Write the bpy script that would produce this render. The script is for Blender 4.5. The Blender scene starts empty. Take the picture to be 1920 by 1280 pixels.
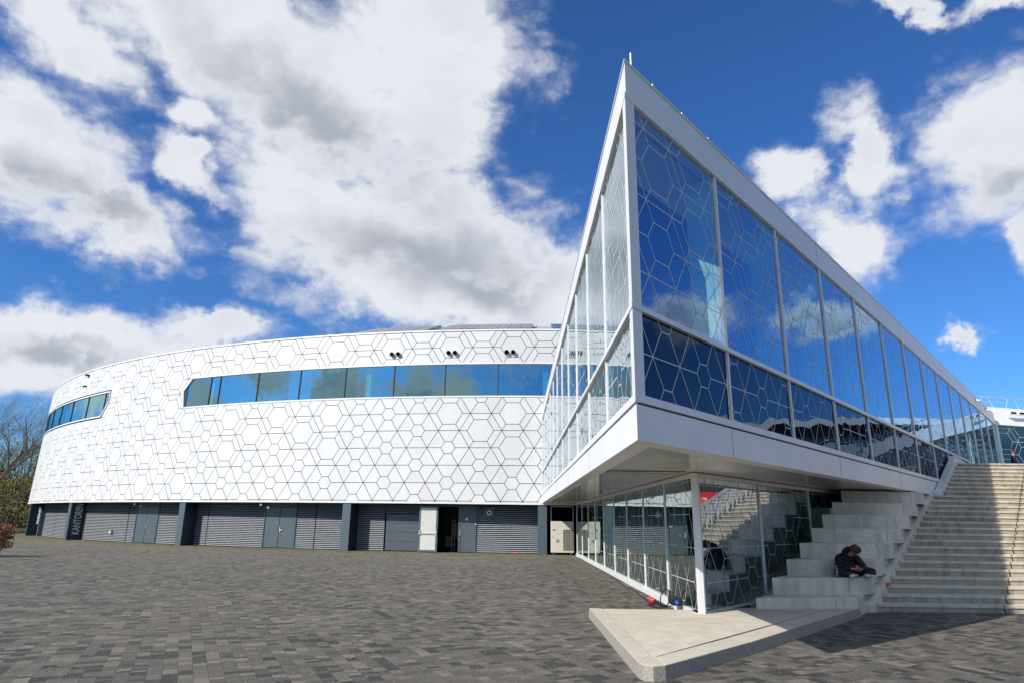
import bpy, bmesh, math, random
from mathutils import Vector, Matrix
R_ = math.radians
random.seed(7)
S = bpy.context.scene
COL = S.collection
# ------------------------------------------------------------------ camera
CAM_H = 1.73
PITCH, ROLL = R_(15.0), math.atan(.0135)
fwd = Vector((0, math.cos(PITCH), math.sin(PITCH)))
r0 = Vector((1, 0, 0)); u0 = Vector((0, -math.sin(PITCH), math.cos(PITCH)))
rr = r0*math.cos(ROLL)+u0*math.sin(ROLL); uu = -r0*math.sin(ROLL)+u0*math.cos(ROLL)
cam = bpy.data.objects.new('camera', bpy.data.cameras.new('camera')); COL.objects.link(cam)
cam.matrix_world = Matrix(((rr.x, uu.x, -fwd.x, 0), (rr.y, uu.y, -fwd.y, 0), (rr.z, uu.z, -fwd.z, CAM_H), (0, 0, 0, 1)))
cam.data.sensor_width = 36; cam.data.lens = 36*1249/1920; cam.data.clip_end = 4000; cam.data.clip_start = .05
S.camera = cam
# ------------------------------------------------------------------ exposure
S.view_settings.view_transform = 'Standard'; S.view_settings.look = 'None'
S.view_settings.exposure = 0.1; S.view_settings.gamma = 1
# ------------------------------------------------------------------ node helper
class NT:
    def __init__(s, tree): s.t = tree; s.n = tree.nodes; s.l = tree.links
    def node(s, typ, **kw):
        nd = s.n.new(typ)
        for k, v in kw.items(): setattr(nd, k, v)
        return nd
    def set(s, sock, v):
        if v is None: return
        if isinstance(v, bpy.types.NodeSocket): s.l.new(v, sock)
        else: sock.default_value = v
    def math(s, op, a, b=None, c=None, clamp=False):
        nd = s.node('ShaderNodeMath', operation=op); nd.use_clamp = clamp
        for i, v in enumerate((a, b, c)):
            if v is not None: s.set(nd.inputs[i], v)
        return nd.outputs[0]
    def mix(s, f, a, b, mode='MIX'):
        nd = s.node('ShaderNodeMix', data_type='RGBA', blend_type=mode)
        s.set(nd.inputs[0], f); s.set(nd.inputs[6], a); s.set(nd.inputs[7], b); return nd.outputs[2]
    def noise(s, vec, scale=5, detail=4, rough=.5, dist=0, w=None):
        nd = s.node('ShaderNodeTexNoise')
        if vec is not None: s.set(nd.inputs['Vector'], vec)
        s.set(nd.inputs['Scale'], scale); s.set(nd.inputs['Detail'], detail); s.set(nd.inputs['Roughness'], rough); s.set(nd.inputs['Distortion'], dist)
        return nd.outputs[0]
    def smooth(s, v, a, b, lo=0., hi=1.):
        nd = s.node('ShaderNodeMapRange', interpolation_type='SMOOTHSTEP')
        s.set(nd.inputs[0], v); s.set(nd.inputs[1], a); s.set(nd.inputs[2], b); s.set(nd.inputs[3], lo); s.set(nd.inputs[4], hi)
        return nd.outputs[0]
    def mapping(s, vec, loc=(0, 0, 0), rot=(0, 0, 0), scale=(1, 1, 1), typ='POINT'):
        nd = s.node('ShaderNodeMapping', vector_type=typ); s.set(nd.inputs[0], vec)
        nd.inputs[1].default_value = loc; nd.inputs[2].default_value = rot; nd.inputs[3].default_value = scale
        return nd.outputs[0]
    def xyz(s, v):
        nd = s.node('ShaderNodeSeparateXYZ'); s.set(nd.inputs[0], v); return nd.outputs
    def comb(s, x, y, z):
        nd = s.node('ShaderNodeCombineXYZ'); s.set(nd.inputs[0], x); s.set(nd.inputs[1], y); s.set(nd.inputs[2], z); return nd.outputs[0]
    def vmath(s, op, a, b=None, out=0):
        nd = s.node('ShaderNodeVectorMath', operation=op); s.set(nd.inputs[0], a)
        if b is not None: s.set(nd.inputs[1], b)
        return nd.outputs[out]
# ------------------------------------------------------------------ world: sky with cumulus
SUN_TO = Vector((-1.13, -.87, 1)).normalized()
W = bpy.data.worlds.new('World'); S.world = W; W.use_nodes = True
w = NT(W.node_tree); w.n.clear()
sky = w.node('ShaderNodeTexSky', sky_type='NISHITA'); sky.sun_disc = False
sky.sun_elevation = math.asin(SUN_TO.z); sky.sun_rotation = math.atan2(SUN_TO.x, SUN_TO.y) % (2*math.pi)
sky.air_density = 1.0; sky.dust_density = .6; sky.ozone_density = 3.0
tc = w.node('ShaderNodeTexCoord').outputs['Generated']
dx, dy, dz = w.xyz(w.vmath('NORMALIZE', tc))
az = w.math('MULTIPLY', w.math('ARCTAN2', dx, dy), 180/math.pi)
el = w.math('MULTIPLY', w.math('ARCSINE', dz), 180/math.pi)
P = w.comb(az, el, 0.)
# domain warp in direction space
n1 = w.node('ShaderNodeTexNoise'); w.set(n1.inputs['Vector'], w.vmath('NORMALIZE', tc)); n1.inputs['Scale'].default_value = 9; n1.inputs['Detail'].default_value = 6
n1.inputs['Roughness'].default_value = .6
warp = w.vmath('SCALE', w.vmath('SUBTRACT', n1.outputs['Color'], (.5, .5, .5))); warp.node.inputs['Scale'].default_value = 9
Pw = w.vmath('ADD', P, w.vmath('MULTIPLY', warp, (1, 1, 0)))
CLOUDS = [(-38.7,33.1,6.4,3.0,-20),(-28.1,36.8,11.3,4.8,-1),(-19.0,33.5,11.2,4.9,-21),(-8.9,38.3,9.0,6.3,3),(-7.0,32.2,5.5,6.3,-24),(-15.8,24.8,12.0,4.7,-27),(-8.0,24.0,12.2,5.2,-17),(-4.9,18.5,12.9,3.8,-7),(4.8,19.2,3.8,4.0,-2),(-28.3,30.0,2.4,1.8,13),(-28.2,25.9,3.6,1.6,-14),(-39.2,24.7,5.6,4.0,-17),(-33.9,21.4,5.1,2.3,-21),(-34.3,12.9,10.9,2.1,4),(-37.0,9.8,4.4,2.5,8),(-25.0,14.3,4.4,1.4,6),(38.9,25.4,4.4,4.6,-18),(39.7,19.7,1.6,2.2,-15),(30.5,27.2,1.9,3.8,18),(25.1,26.9,2.1,2.2,-29),(28.9,21.5,3.7,3.0,-50),(34.7,13.6,1.3,.7,-11),(35.1,36.9,3.4,.8,-19),(41,34.9,2.7,.8,-22),
 (56,15.5,3.6,1.4,-8),(67,16.5,3.6,1.6,-6),(76,40,6,3,-10),(-62,26,13,6,10),(-75,12,14,4,0),(-95,30,16,8,0),(-119,15,7,2.6,8),(-137,13,7,2.4,-6),(-128,21,5,2,0),(-155,13,10,3,0),(-168,30,18,10,5),(150,20,20,8,0),(118,32,18,10,5),(100,12,12,4,0),(172,12,10,4,0),(-106,10,6,2,0),(-40,66,30,9,6),(160,58,50,16,0),(100,62,30,12,0),(-130,55,50,15,0),(-60,50,16,7,0),(-150,38,22,9,0)]  # unseen clouds: some for glass reflections, others added to brighten the neutral fill
def blobs(lst, p, rep=1.0):
    F = None
    for a, e, r1, r2, ro in lst:
        m = w.mapping(p, loc=(a, e, 0), rot=(0, 0, R_(ro)), scale=(r1*rep*1.16, r2*rep*1.20, 1), typ='TEXTURE')
        d = w.math('SUBTRACT', 1.0, w.vmath('LENGTH', m, out=1))
        if F is None: F = d
        else: F = w.math('SMOOTH_MAX', F, d, .25)
    return F
F = blobs(CLOUDS, Pw)
dirn = w.vmath('NORMALIZE', tc)
q = w.vmath('MULTIPLY', dirn, (1, 1, 1.8))
fb = w.noise(q, 7, 7, .60, .2)
fb2 = w.noise(q, 26, 5, .64, .3)
vor = w.node('ShaderNodeTexVoronoi', feature='F1'); w.set(vor.inputs['Vector'], w.vmath('ADD', q, w.vmath('MULTIPLY', w.vmath('SUBTRACT', n1.outputs['Color'], (.5, .5, .5)), (.12, .12, .12))))
vor.inputs['Scale'].default_value = 13; vor.inputs['Detail'].default_value = 2.0; vor.inputs['Roughness'].default_value = .55
bil = w.math('SUBTRACT', .60, vor.outputs['Distance'])
Fn = w.math('ADD', w.math('ADD', w.math('ADD', F, w.math('MULTIPLY', w.math('MAXIMUM', F, 0.), .6)), w.math('MULTIPLY', w.math('SUBTRACT', fb, .5), 1.45)), w.math('MULTIPLY', w.math('SUBTRACT', fb2, .5), .60))
Fn = w.math('ADD', Fn, w.math('MULTIPLY', bil, .55))
dens = w.math('POWER', w.smooth(Fn, -.62, .52), 1.35)
thick = w.smooth(Fn, .1, 1.0)
GREY = [(-36.2,22.1,6.7,1.9,-6),(-8.4,22.0,10.2,2.7,-7),(-18.4,31.6,12.1,2.1,-20),(39.9,22.6,3.6,1.6,-16),(-34.7,11.2,7.5,1.0,4),(-3.0,19.3,5.8,1.6,1),(-60,22,10,2.4,10),(-118,12,10,2,8),(-132,15,8,1.8,-6),(56,14.6,4,1,-8),(68,16.6,4,1.2,-6),(73,35.5,9,3,-10),(-150,11.5,12,1.6,0)]
G = blobs(GREY, Pw, 1.35)
g = w.math('MULTIPLY', w.smooth(w.math('ADD', G, w.math('MULTIPLY', w.math('SUBTRACT', fb, .5), .3)), -.05, .95), thick)
mott = w.math('MULTIPLY', w.smooth(w.noise(q, 6.5, 4, .5), .42, .66), thick)
ccol = w.mix(w.math('MULTIPLY', mott, .30), (.93, .95, 1.0, 1), (.60, .66, .82, 1))
ccol = w.mix(w.math('MULTIPLY', g, .92), ccol, (.45, .49, .56, 1))
ccol = w.mix(1.0, ccol, w.comb(*[w.smooth(dy, -.35, .25, .66, 1.0)]*3), 'MULTIPLY')  # clouds behind the camera dimmed to lower the ambient fill
skyc = w.mix(1.0, sky.outputs[0], (.42, .80, 1.24, 1), 'MULTIPLY')
skyg = w.node('ShaderNodeGamma'); w.set(skyg.inputs[0], skyc); skyg.inputs[1].default_value = 1.05
SKY_S = .10
bg1 = w.node('ShaderNodeBackground'); w.set(bg1.inputs[0], skyg.outputs[0]); bg1.inputs[1].default_value = SKY_S
bg2 = w.node('ShaderNodeBackground'); w.set(bg2.inputs[0], ccol); bg2.inputs[1].default_value = .83
mx = w.node('ShaderNodeMixShader'); w.set(mx.inputs[0], w.math('MULTIPLY', dens, .97)); w.l.new(bg1.outputs[0], mx.inputs[1]); w.l.new(bg2.outputs[0], mx.inputs[2])
wo = w.node('ShaderNodeOutputWorld'); w.l.new(mx.outputs[0], wo.inputs[0])
W.cycles.sampling_method = 'MANUAL'; W.cycles.sample_map_resolution = 512
# ------------------------------------------------------------------ sun
sl = bpy.data.lights.new('sun', 'SUN'); sl.energy = 5.0; sl.angle = R_(.5); sl.color = (1, .95, .87)
so = bpy.data.objects.new('sun', sl); COL.objects.link(so); so.rotation_euler = SUN_TO.to_track_quat('Z', 'Y').to_euler(); so.location = (-30, -30, 40)

# ------------------------------------------------------------------ materials
def mat(name, col=(.5, .5, .5), rough=.6, metal=0, spec=.5, var=0, vscale=3, bump=0, bscale=40, stretch=(1, 1, 1)):
    m = bpy.data.materials.new(name); m.use_nodes = True; t = NT(m.node_tree)
    b = t.n['Principled BSDF']; b.inputs['Roughness'].default_value = rough; b.inputs['Metallic'].default_value = metal
    b.inputs['Specular IOR Level'].default_value = spec
    gp = t.node('ShaderNodeNewGeometry').outputs['Position']
    if stretch != (1, 1, 1): gp = t.vmath('MULTIPLY', gp, stretch)
    c = (*col, 1)
    if var:
        nz = t.noise(gp, vscale, 5, .6)
        f = t.smooth(nz, .3, .7)
        c = t.mix(f, tuple(x*(1-var) for x in col)+(1,), tuple(min(1, x*(1+var*.6)) for x in col)+(1,))
    t.set(b.inputs['Base Color'], c)
    if bump:
        bn = t.node('ShaderNodeBump'); bn.inputs['Strength'].default_value = bump; bn.inputs['Distance'].default_value = .01
        t.set(bn.inputs['Height'], t.noise(gp, bscale, 3, .6)); t.l.new(bn.outputs[0], b.inputs['Normal'])
    return m
def glass(name, tint, refl, base_f, spread=.6, opaque=None, wave=.02, wscale=1.1):
    m = bpy.data.materials.new(name); m.use_nodes = True; t = NT(m.node_tree); t.n.clear()
    gp = t.node('ShaderNodeNewGeometry').outputs['Position']
    bn = t.node('ShaderNodeBump'); bn.inputs['Strength'].default_value = 1; bn.inputs['Distance'].default_value = wave
    t.set(bn.inputs['Height'], t.noise(gp, wscale, 1, .4))
    gl = t.node('ShaderNodeBsdfGlossy'); gl.inputs['Color'].default_value = (*refl, 1); gl.inputs['Roughness'].default_value = .0
    t.l.new(bn.outputs[0], gl.inputs['Normal'])
    if opaque: tr = t.node('ShaderNodeBsdfDiffuse'); tr.inputs['Color'].default_value = (*opaque, 1)
    else: tr = t.node('ShaderNodeBsdfTransparent'); tr.inputs['Color'].default_value = (*tint, 1)
    lw = t.node('ShaderNodeLayerWeight'); lw.inputs[0].default_value = .5
    fac = t.math('ADD', base_f, t.math('MULTIPLY', t.math('POWER', lw.outputs['Facing'], 3.0), spread), clamp=True)
    ms = t.node('ShaderNodeMixShader'); t.set(ms.inputs[0], fac); t.l.new(tr.outputs[0], ms.inputs[1]); t.l.new(gl.outputs[0], ms.inputs[2])
    o = t.node('ShaderNodeOutputMaterial'); t.l.new(ms.outputs[0], o.inputs[0]); return m

M = {}
M['white'] = mat('white_cladding', (.655, .655, .655), .45, var=.05, vscale=.6, stretch=(1, 1, .25))
_t = NT(M['white'].node_tree); _b = _t.n['Principled BSDF']; _l = _b.inputs['Base Color'].links[0].from_socket
_rnd = _t.node('ShaderNodeNewGeometry').outputs['Random Per Island']
_dirt = _t.smooth(_t.noise(_t.vmath('MULTIPLY', _t.node('ShaderNodeNewGeometry').outputs['Position'], (1, 1, .08)), 2.2, 5, .65), .5, .75)
_c = _t.mix(1.0, _l, _t.comb(*[_t.math('ADD', .955, _t.math('MULTIPLY', _rnd, .06))]*3), 'MULTIPLY')
_c = _t.mix(_t.math('MULTIPLY', _dirt, .10), _c, (.42, .41, .38, 1)); _t.set(_b.inputs['Base Color'], _c)
M['whitemetal'] = mat('white_metal', (.74, .74, .73), .35, var=.06, vscale=1.5, stretch=(1, 1, .3))
M['fasciagrey'] = mat('fascia_metal', (.74, .74, .755), .38, var=.05, vscale=.8)
M['joint'] = mat('joint_dark', (.035, .037, .045), .8)
M['soffit'] = mat('soffit_panels', (.62, .585, .52), .14, spec=.7, var=.15, vscale=1.2)
M['darkslat'] = mat('dark_slats', (.28, .295, .315), .45, metal=.1, var=.15, vscale=6)
M['slate'] = mat('slate_paint', (.075, .105, .125), .45, var=.1, vscale=4)
M['navy'] = mat('navy_side', (.012, .025, .05), .4)  # shaded tone of the slate columns put into the colour of their sides
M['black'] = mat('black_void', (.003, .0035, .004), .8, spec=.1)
M['door'] = mat('door_paint', (.082, .100, .115), .4, var=.08, vscale=3)
M['doorwhite'] = mat('door_inner', (.55, .56, .52), .5, var=.05, vscale=2)
M['shutter'] = mat('shutter_paint', (.075, .085, .105), .45, var=.06)
M['chrome'] = mat('brushed_steel', (.7, .7, .7), .25, metal=.9)
M['beige'] = mat('unit_beige', (.62, .58, .48), .5, var=.06, vscale=4)
M['mesh'] = mat('grille_dark', (.03, .03, .035), .6)
M['solar'] = mat('solar_cells', (.012, .022, .06), .12, spec=.8, var=.2, vscale=.8)
M['solarframe'] = mat('solar_frame', (.35, .37, .4), .4, metal=.6)
M['roofsheet'] = mat('roof_membrane', (.36, .34, .32), .7, var=.12, vscale=.7)
M['letter'] = mat('letter_white', (.62, .63, .65), .5)
M['frit'] = mat('frit_white', (.60, .64, .66), .6)
M['glassR'] = glass('glass_right', (.60, .74, .80), (.50, .74, 1.0), .20, .75, wave=.0035)
M['spandrel'] = glass('glass_spandrel', (0, 0, 0), (.50, .68, .90), .015, .42, opaque=(.004, .007, .014), wave=.012)
M['glassL'] = glass('glass_left', (.62, .72, .72), (.85, .92, .97), .25, .75, wave=.006, wscale=1.6)
M['glassP'] = glass('glass_pavilion', (.30, .48, .41), (.80, .90, .90), .26, .70, wave=.002)
M['glassQ'] = glass('glass_pavilion_front', (.17, .30, .25), (.80, .90, 1.0), .42, .5, wave=.002)
M['glassA'] = glass('glass_arena', (.34, .66, .74), (.50, .86, .92), .50, .5, wave=.008)
M['glassE'] = glass('glass_entrance', (.22, .32, .36), (.6, .8, .85), .12, .6, wave=.004)
M['fin'] = mat('aqua_fin', (.50, .80, .70), .35)
M['bluewall'] = mat('blue_inner_wall', (.002, .022, .33), .5)
M['innerpale'] = mat('inner_ceiling', (.55, .60, .60), .7)
M['innerfloor'] = mat('inner_floor', (.20, .20, .20), .5)
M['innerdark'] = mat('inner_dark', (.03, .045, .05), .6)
M['innernavy'] = mat('inner_navy', (.012, .03, .10), .5)
M['corrug'] = mat('corrugated_grey', (.30, .32, .37), .5, var=.25, vscale=9, stretch=(3, 3, .02))
M['innergreen'] = mat('inner_green', (.05, .17, .13), .4)
M['orange'] = mat('tent_orange', (.75, .13, .03), .5, var=.1)
M['red'] = mat('banner_red', (.55, .01, .02), .5)
M['plugred'] = mat('plug_red', (.75, .03, .02), .35)
M['plugblue'] = mat('socket_blue', (.0, .2, .75), .35)
M['rubber'] = mat('rubber_black', (.012, .012, .013), .5)
M['rail'] = mat('rail_steel', (.55, .60, .68), .4, metal=.3)
M['fencemetal'] = mat('fence_metal', (.02, .024, .02), .6)
M['bark'] = mat('bark', (.15, .125, .09), .9, var=.35, vscale=3)
M['budleaf'] = mat('bud_leaves', (.20, .19, .05), .8, var=.4, vscale=.7)
M['greenleaf'] = mat('green_leaves', (.115, .11, .05), .8, var=.4, vscale=.5)
M['beech'] = mat('beech_leaves', (.26, .10, .045), .7, var=.45, vscale=9)
M['wood_far'] = mat('woods_far', (.055, .06, .038), .9, var=.4, vscale=.5)
M['skin'] = mat('skin', (.42, .23, .16), .55)
M['jacket'] = mat('jacket_black', (.008, .008, .011), .55, spec=.3, bump=.6, bscale=30)
M['trouser'] = mat('trouser_black', (.010, .010, .012), .8)
M['hair'] = mat('hair_auburn', (.11, .045, .02), .6, var=.5, vscale=40)
M['shoe'] = mat('shoe_pale', (.55, .52, .52), .6)
M['pink'] = mat('shoe_pink', (.7, .05, .18), .5)
M['denim'] = mat('denim_pale', (.25, .38, .42), .8)
M['navycloth'] = mat('navy_cloth', (.012, .015, .035), .8)
M['bottle'] = glass('bottle_plastic', (.55, .75, .85), (.9, .9, .9), .12, .6, wave=0)
M['vent'] = mat('vent_pipe', (.28, .24, .19), .5, metal=.4)

# concrete of stairs: streaks of dirt running down the risers
def concrete(name, base, dirt, amount):
    m = bpy.data.materials.new(name); m.use_nodes = True; t = NT(m.node_tree); b = t.n['Principled BSDF']
    geo = t.node('ShaderNodeNewGeometry'); gp = geo.outputs['Position']
    st = t.noise(t.vmath('MULTIPLY', gp, (1, 1, .04)), 5.5, 6, .62)
    bl = t.noise(gp, .9, 5, .6)
    streak = t.smooth(t.math('ADD', st, t.math('MULTIPLY', t.math('SUBTRACT', bl, .5), .5)), .46, .66)
    nz = t.xyz(geo.outputs['True Normal'])[2]
    vert = t.math('SUBTRACT', 1.0, t.smooth(t.math('ABSOLUTE', nz), .3, .8))
    mott = t.smooth(t.noise(gp, 3.5, 7, .65), .25, .75)
    c = t.mix(mott, tuple(x*.82 for x in base)+(1,), tuple(x*1.08 for x in base)+(1,))
    c = t.mix(t.math('MULTIPLY', t.math('MULTIPLY', streak, vert), amount), c, (*dirt, 1))
    c = t.mix(t.math('MULTIPLY', t.smooth(t.noise(gp, 130, 2, .5), .6, .75), .25), c, tuple(x*.55 for x in base)+(1,))
    t.set(b.inputs['Base Color'], c); b.inputs['Roughness'].default_value = .85
    bn = t.node('ShaderNodeBump'); bn.inputs['Strength'].default_value = .35; bn.inputs['Distance'].default_value = .004
    t.set(bn.inputs['Height'], t.noise(gp, 70, 4, .6)); t.l.new(bn.outputs[0], b.inputs['Normal'])
    return m
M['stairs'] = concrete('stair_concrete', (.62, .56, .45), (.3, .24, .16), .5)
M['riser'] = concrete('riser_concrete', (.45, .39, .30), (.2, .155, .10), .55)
M['seats'] = concrete('seat_concrete', (.68, .62, .52), (.28, .25, .20), .3)
M['slab'] = concrete('slab_concrete', (.58, .525, .43), (.2, .18, .14), .4)
def granite():
    m = bpy.data.materials.new('kerb_stone'); m.use_nodes = True; t = NT(m.node_tree); b = t.n['Principled BSDF']
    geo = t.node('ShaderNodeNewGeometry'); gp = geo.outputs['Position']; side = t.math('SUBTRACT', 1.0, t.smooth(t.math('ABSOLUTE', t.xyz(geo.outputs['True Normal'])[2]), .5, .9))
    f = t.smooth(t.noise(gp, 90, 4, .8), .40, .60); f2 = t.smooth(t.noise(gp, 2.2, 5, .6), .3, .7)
    c = t.mix(side, t.mix(f, (.50, .45, .37, 1), (.64, .58, .48, 1)), t.mix(f, (.13, .115, .105, 1), (.46, .41, .35, 1))); c = t.mix(t.math('MULTIPLY', f2, .25), c, (.25, .22, .19, 1))  # sides: dark exposed aggregate, with the shaded face's tone put into the colour
    t.set(b.inputs['Base Color'], c); b.inputs['Roughness'].default_value = .8
    bn = t.node('ShaderNodeBump'); bn.inputs['Strength'].default_value = .6; bn.inputs['Distance'].default_value = .004
    t.set(bn.inputs['Height'], t.noise(gp, 150, 3, .7)); t.l.new(bn.outputs[0], b.inputs['Normal'])
    return m
M['kerb'] = granite()
ACX, ACY, AR = 4.04, 93.99, 57.24
def paving():
    m = bpy.data.materials.new('paver_blocks'); m.use_nodes = True; t = NT(m.node_tree); b = t.n['Principled BSDF']
    gp = t.node('ShaderNodeNewGeometry').outputs['Position']
    r = t.mapping(gp, rot=(0, 0, R_(-25.3)))
    X, Y, _ = t.xyz(r)
    def cells(cw, ch, seed):
        cu = t.math('DIVIDE', X, cw); ci = t.math('FLOOR', cu)
        wn = t.node('ShaderNodeTexWhiteNoise', noise_dimensions='2D'); t.set(wn.inputs[0], t.comb(ci, seed, 0.))
        off = t.math('MULTIPLY', t.math('ROUND', t.math('MULTIPLY', wn.outputs[0], 4.)), .25)
        rv = t.math('ADD', t.math('DIVIDE', Y, ch), off); ri = t.math('FLOOR', rv)
        w2 = t.node('ShaderNodeTexWhiteNoise', noise_dimensions='3D'); t.set(w2.inputs[0], t.comb(ci, ri, seed+.5))
        fu = t.math('FRACT', cu); fv = t.math('FRACT', rv)
        eu = t.math('MULTIPLY', t.math('MINIMUM', fu, t.math('SUBTRACT', 1., fu)), cw)
        ev = t.math('MULTIPLY', t.math('MINIMUM', fv, t.math('SUBTRACT', 1., fv)), ch)
        return w2.outputs[0], t.math('MINIMUM', eu, ev)
    ca, ea = cells(.16, .10, 3.); cb, eb = cells(.16, .16, 9.); cc, ec = cells(.16, .24, 17.); cd, _ = cells(.48, .48, 23.); ce, ee = cells(.32, .16, 31.)
    s1 = t.math('GREATER_THAN', cd, .25); s2 = t.math('GREATER_THAN', cd, .55); s3 = t.math('GREATER_THAN', cd, .86)
    def pick(a_, b_, f_): return t.math('ADD', t.math('MULTIPLY', a_, t.math('SUBTRACT', 1., f_)), t.math('MULTIPLY', b_, f_))
    c1 = pick(pick(pick(ca, cb, s1), cc, s2), ce, s3); e1 = pick(pick(pick(ea, eb, s1), ec, s2), ee, s3)
    tone = c1
    cr = t.node('ShaderNodeValToRGB'); e = cr.color_ramp.elements
    e[0].position = .0; e[0].color = (.034, .033, .031, 1); e[1].position = 1.; e[1].color = (.175, .162, .135, 1)
    for p, c in ((.16, (.042, .040, .037)), (.24, (.078, .073, .063)), (.55, (.097, .090, .078)), (.80, (.118, .110, .094))):
        x = e.new(p); x.color = (*c, 1)
    t.set(cr.inputs[0], tone)
    c = cr.outputs[0]
    agg = t.smooth(t.noise(gp, 70, 5, .85), .38, .62)
    c = t.mix(t.math('MULTIPLY', agg, .8), c, t.mix(1.0, c, (1.9, 1.87, 1.8, 1), 'MULTIPLY'))
    agg2 = t.smooth(t.noise(gp, 38, 5, .85), .42, .6)
    c = t.mix(t.math('MULTIPLY', agg2, .55), c, t.mix(1.0, c, (.55, .55, .55, 1), 'MULTIPLY'))
    vo = t.node('ShaderNodeTexVoronoi', feature='F1'); t.set(vo.inputs['Vector'], gp); vo.inputs['Scale'].default_value = 17
    sx = t.xyz(vo.outputs['Color'])[0]
    sp = t.math('MULTIPLY', t.math('LESS_THAN', vo.outputs['Distance'], .17), t.math('GREATER_THAN', sx, .62))
    c = t.mix(t.math('MULTIPLY', sp, .75), c, (.42, .40, .37, 1))
    gr = t.noise(gp, 22, 4, .9)
    c = t.mix(t.math('MULTIPLY', t.smooth(gr, .50, .66), .55), c, t.mix(1.0, c, (1.7, 1.68, 1.62, 1), 'MULTIPLY'))
    c = t.mix(t.math('MULTIPLY', t.smooth(gr, .50, .36), .45), c, t.mix(1.0, c, (.5, .5, .5, 1), 'MULTIPLY'))
    vo2 = t.node('ShaderNodeTexVoronoi', feature='F1'); t.set(vo2.inputs['Vector'], gp); vo2.inputs['Scale'].default_value = 9
    s2x = t.math('MULTIPLY', t.math('LESS_THAN', vo2.outputs['Distance'], .10), t.math('GREATER_THAN', t.xyz(vo2.outputs['Color'])[0], .72))
    c = t.mix(t.math('MULTIPLY', s2x, .8), c, (.46, .44, .40, 1))
    jt = t.math('SUBTRACT', 1., t.smooth(e1, .001, .005))
    jm = t.smooth(t.noise(gp, 1.6, 4, .6), .52, .66)
    c = t.mix(t.math('MULTIPLY', jt, .55), c, t.mix(jm, (.035, .032, .028, 1), (.10, .10, .025, 1)))
    big = t.smooth(t.noise(gp, .22, 4, .6), .35, .7)
    c = t.mix(t.math('MULTIPLY', big, .22), c, (.17, .155, .13, 1))
    chalk = t.math('MULTIPLY', t.smooth(t.noise(t.vmath('MULTIPLY', gp, (.35, 1.2, 1)), .45, 5, .7), .60, .72), .35)
    c = t.mix(chalk, c, (.24, .245, .27, 1))
    d = t.vmath('LENGTH', t.vmath('SUBTRACT', t.vmath('MULTIPLY', gp, (1, 1, 0)), (ACX, ACY, 0)), out=1)
    near = t.math('SUBTRACT', 1., t.smooth(d, AR-.6, AR+6.5)); mn = t.smooth(t.noise(gp, 1.3, 6, .7), .38, .62)
    c = t.mix(t.math('MULTIPLY', t.math('MULTIPLY', near, mn), .8), c, (.19, .17, .065, 1))
    t.set(b.inputs['Base Color'], c); b.inputs['Roughness'].default_value = .88; b.inputs['Specular IOR Level'].default_value = .35
    bn = t.node('ShaderNodeBump'); bn.inputs['Strength'].default_value = .8; bn.inputs['Distance'].default_value = .006
    h = t.math('SUBTRACT', t.math('ADD', t.math('MULTIPLY', agg, .35), t.math('MULTIPLY', c1, .5)), t.math('MULTIPLY', jt, .9))
    t.set(bn.inputs['Height'], h); t.l.new(bn.outputs[0], b.inputs['Normal'])
    return m
M['paving'] = paving()
M['earth'] = mat('grass_earth', (.075, .08, .03), .95, var=.4, vscale=.6)

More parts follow.
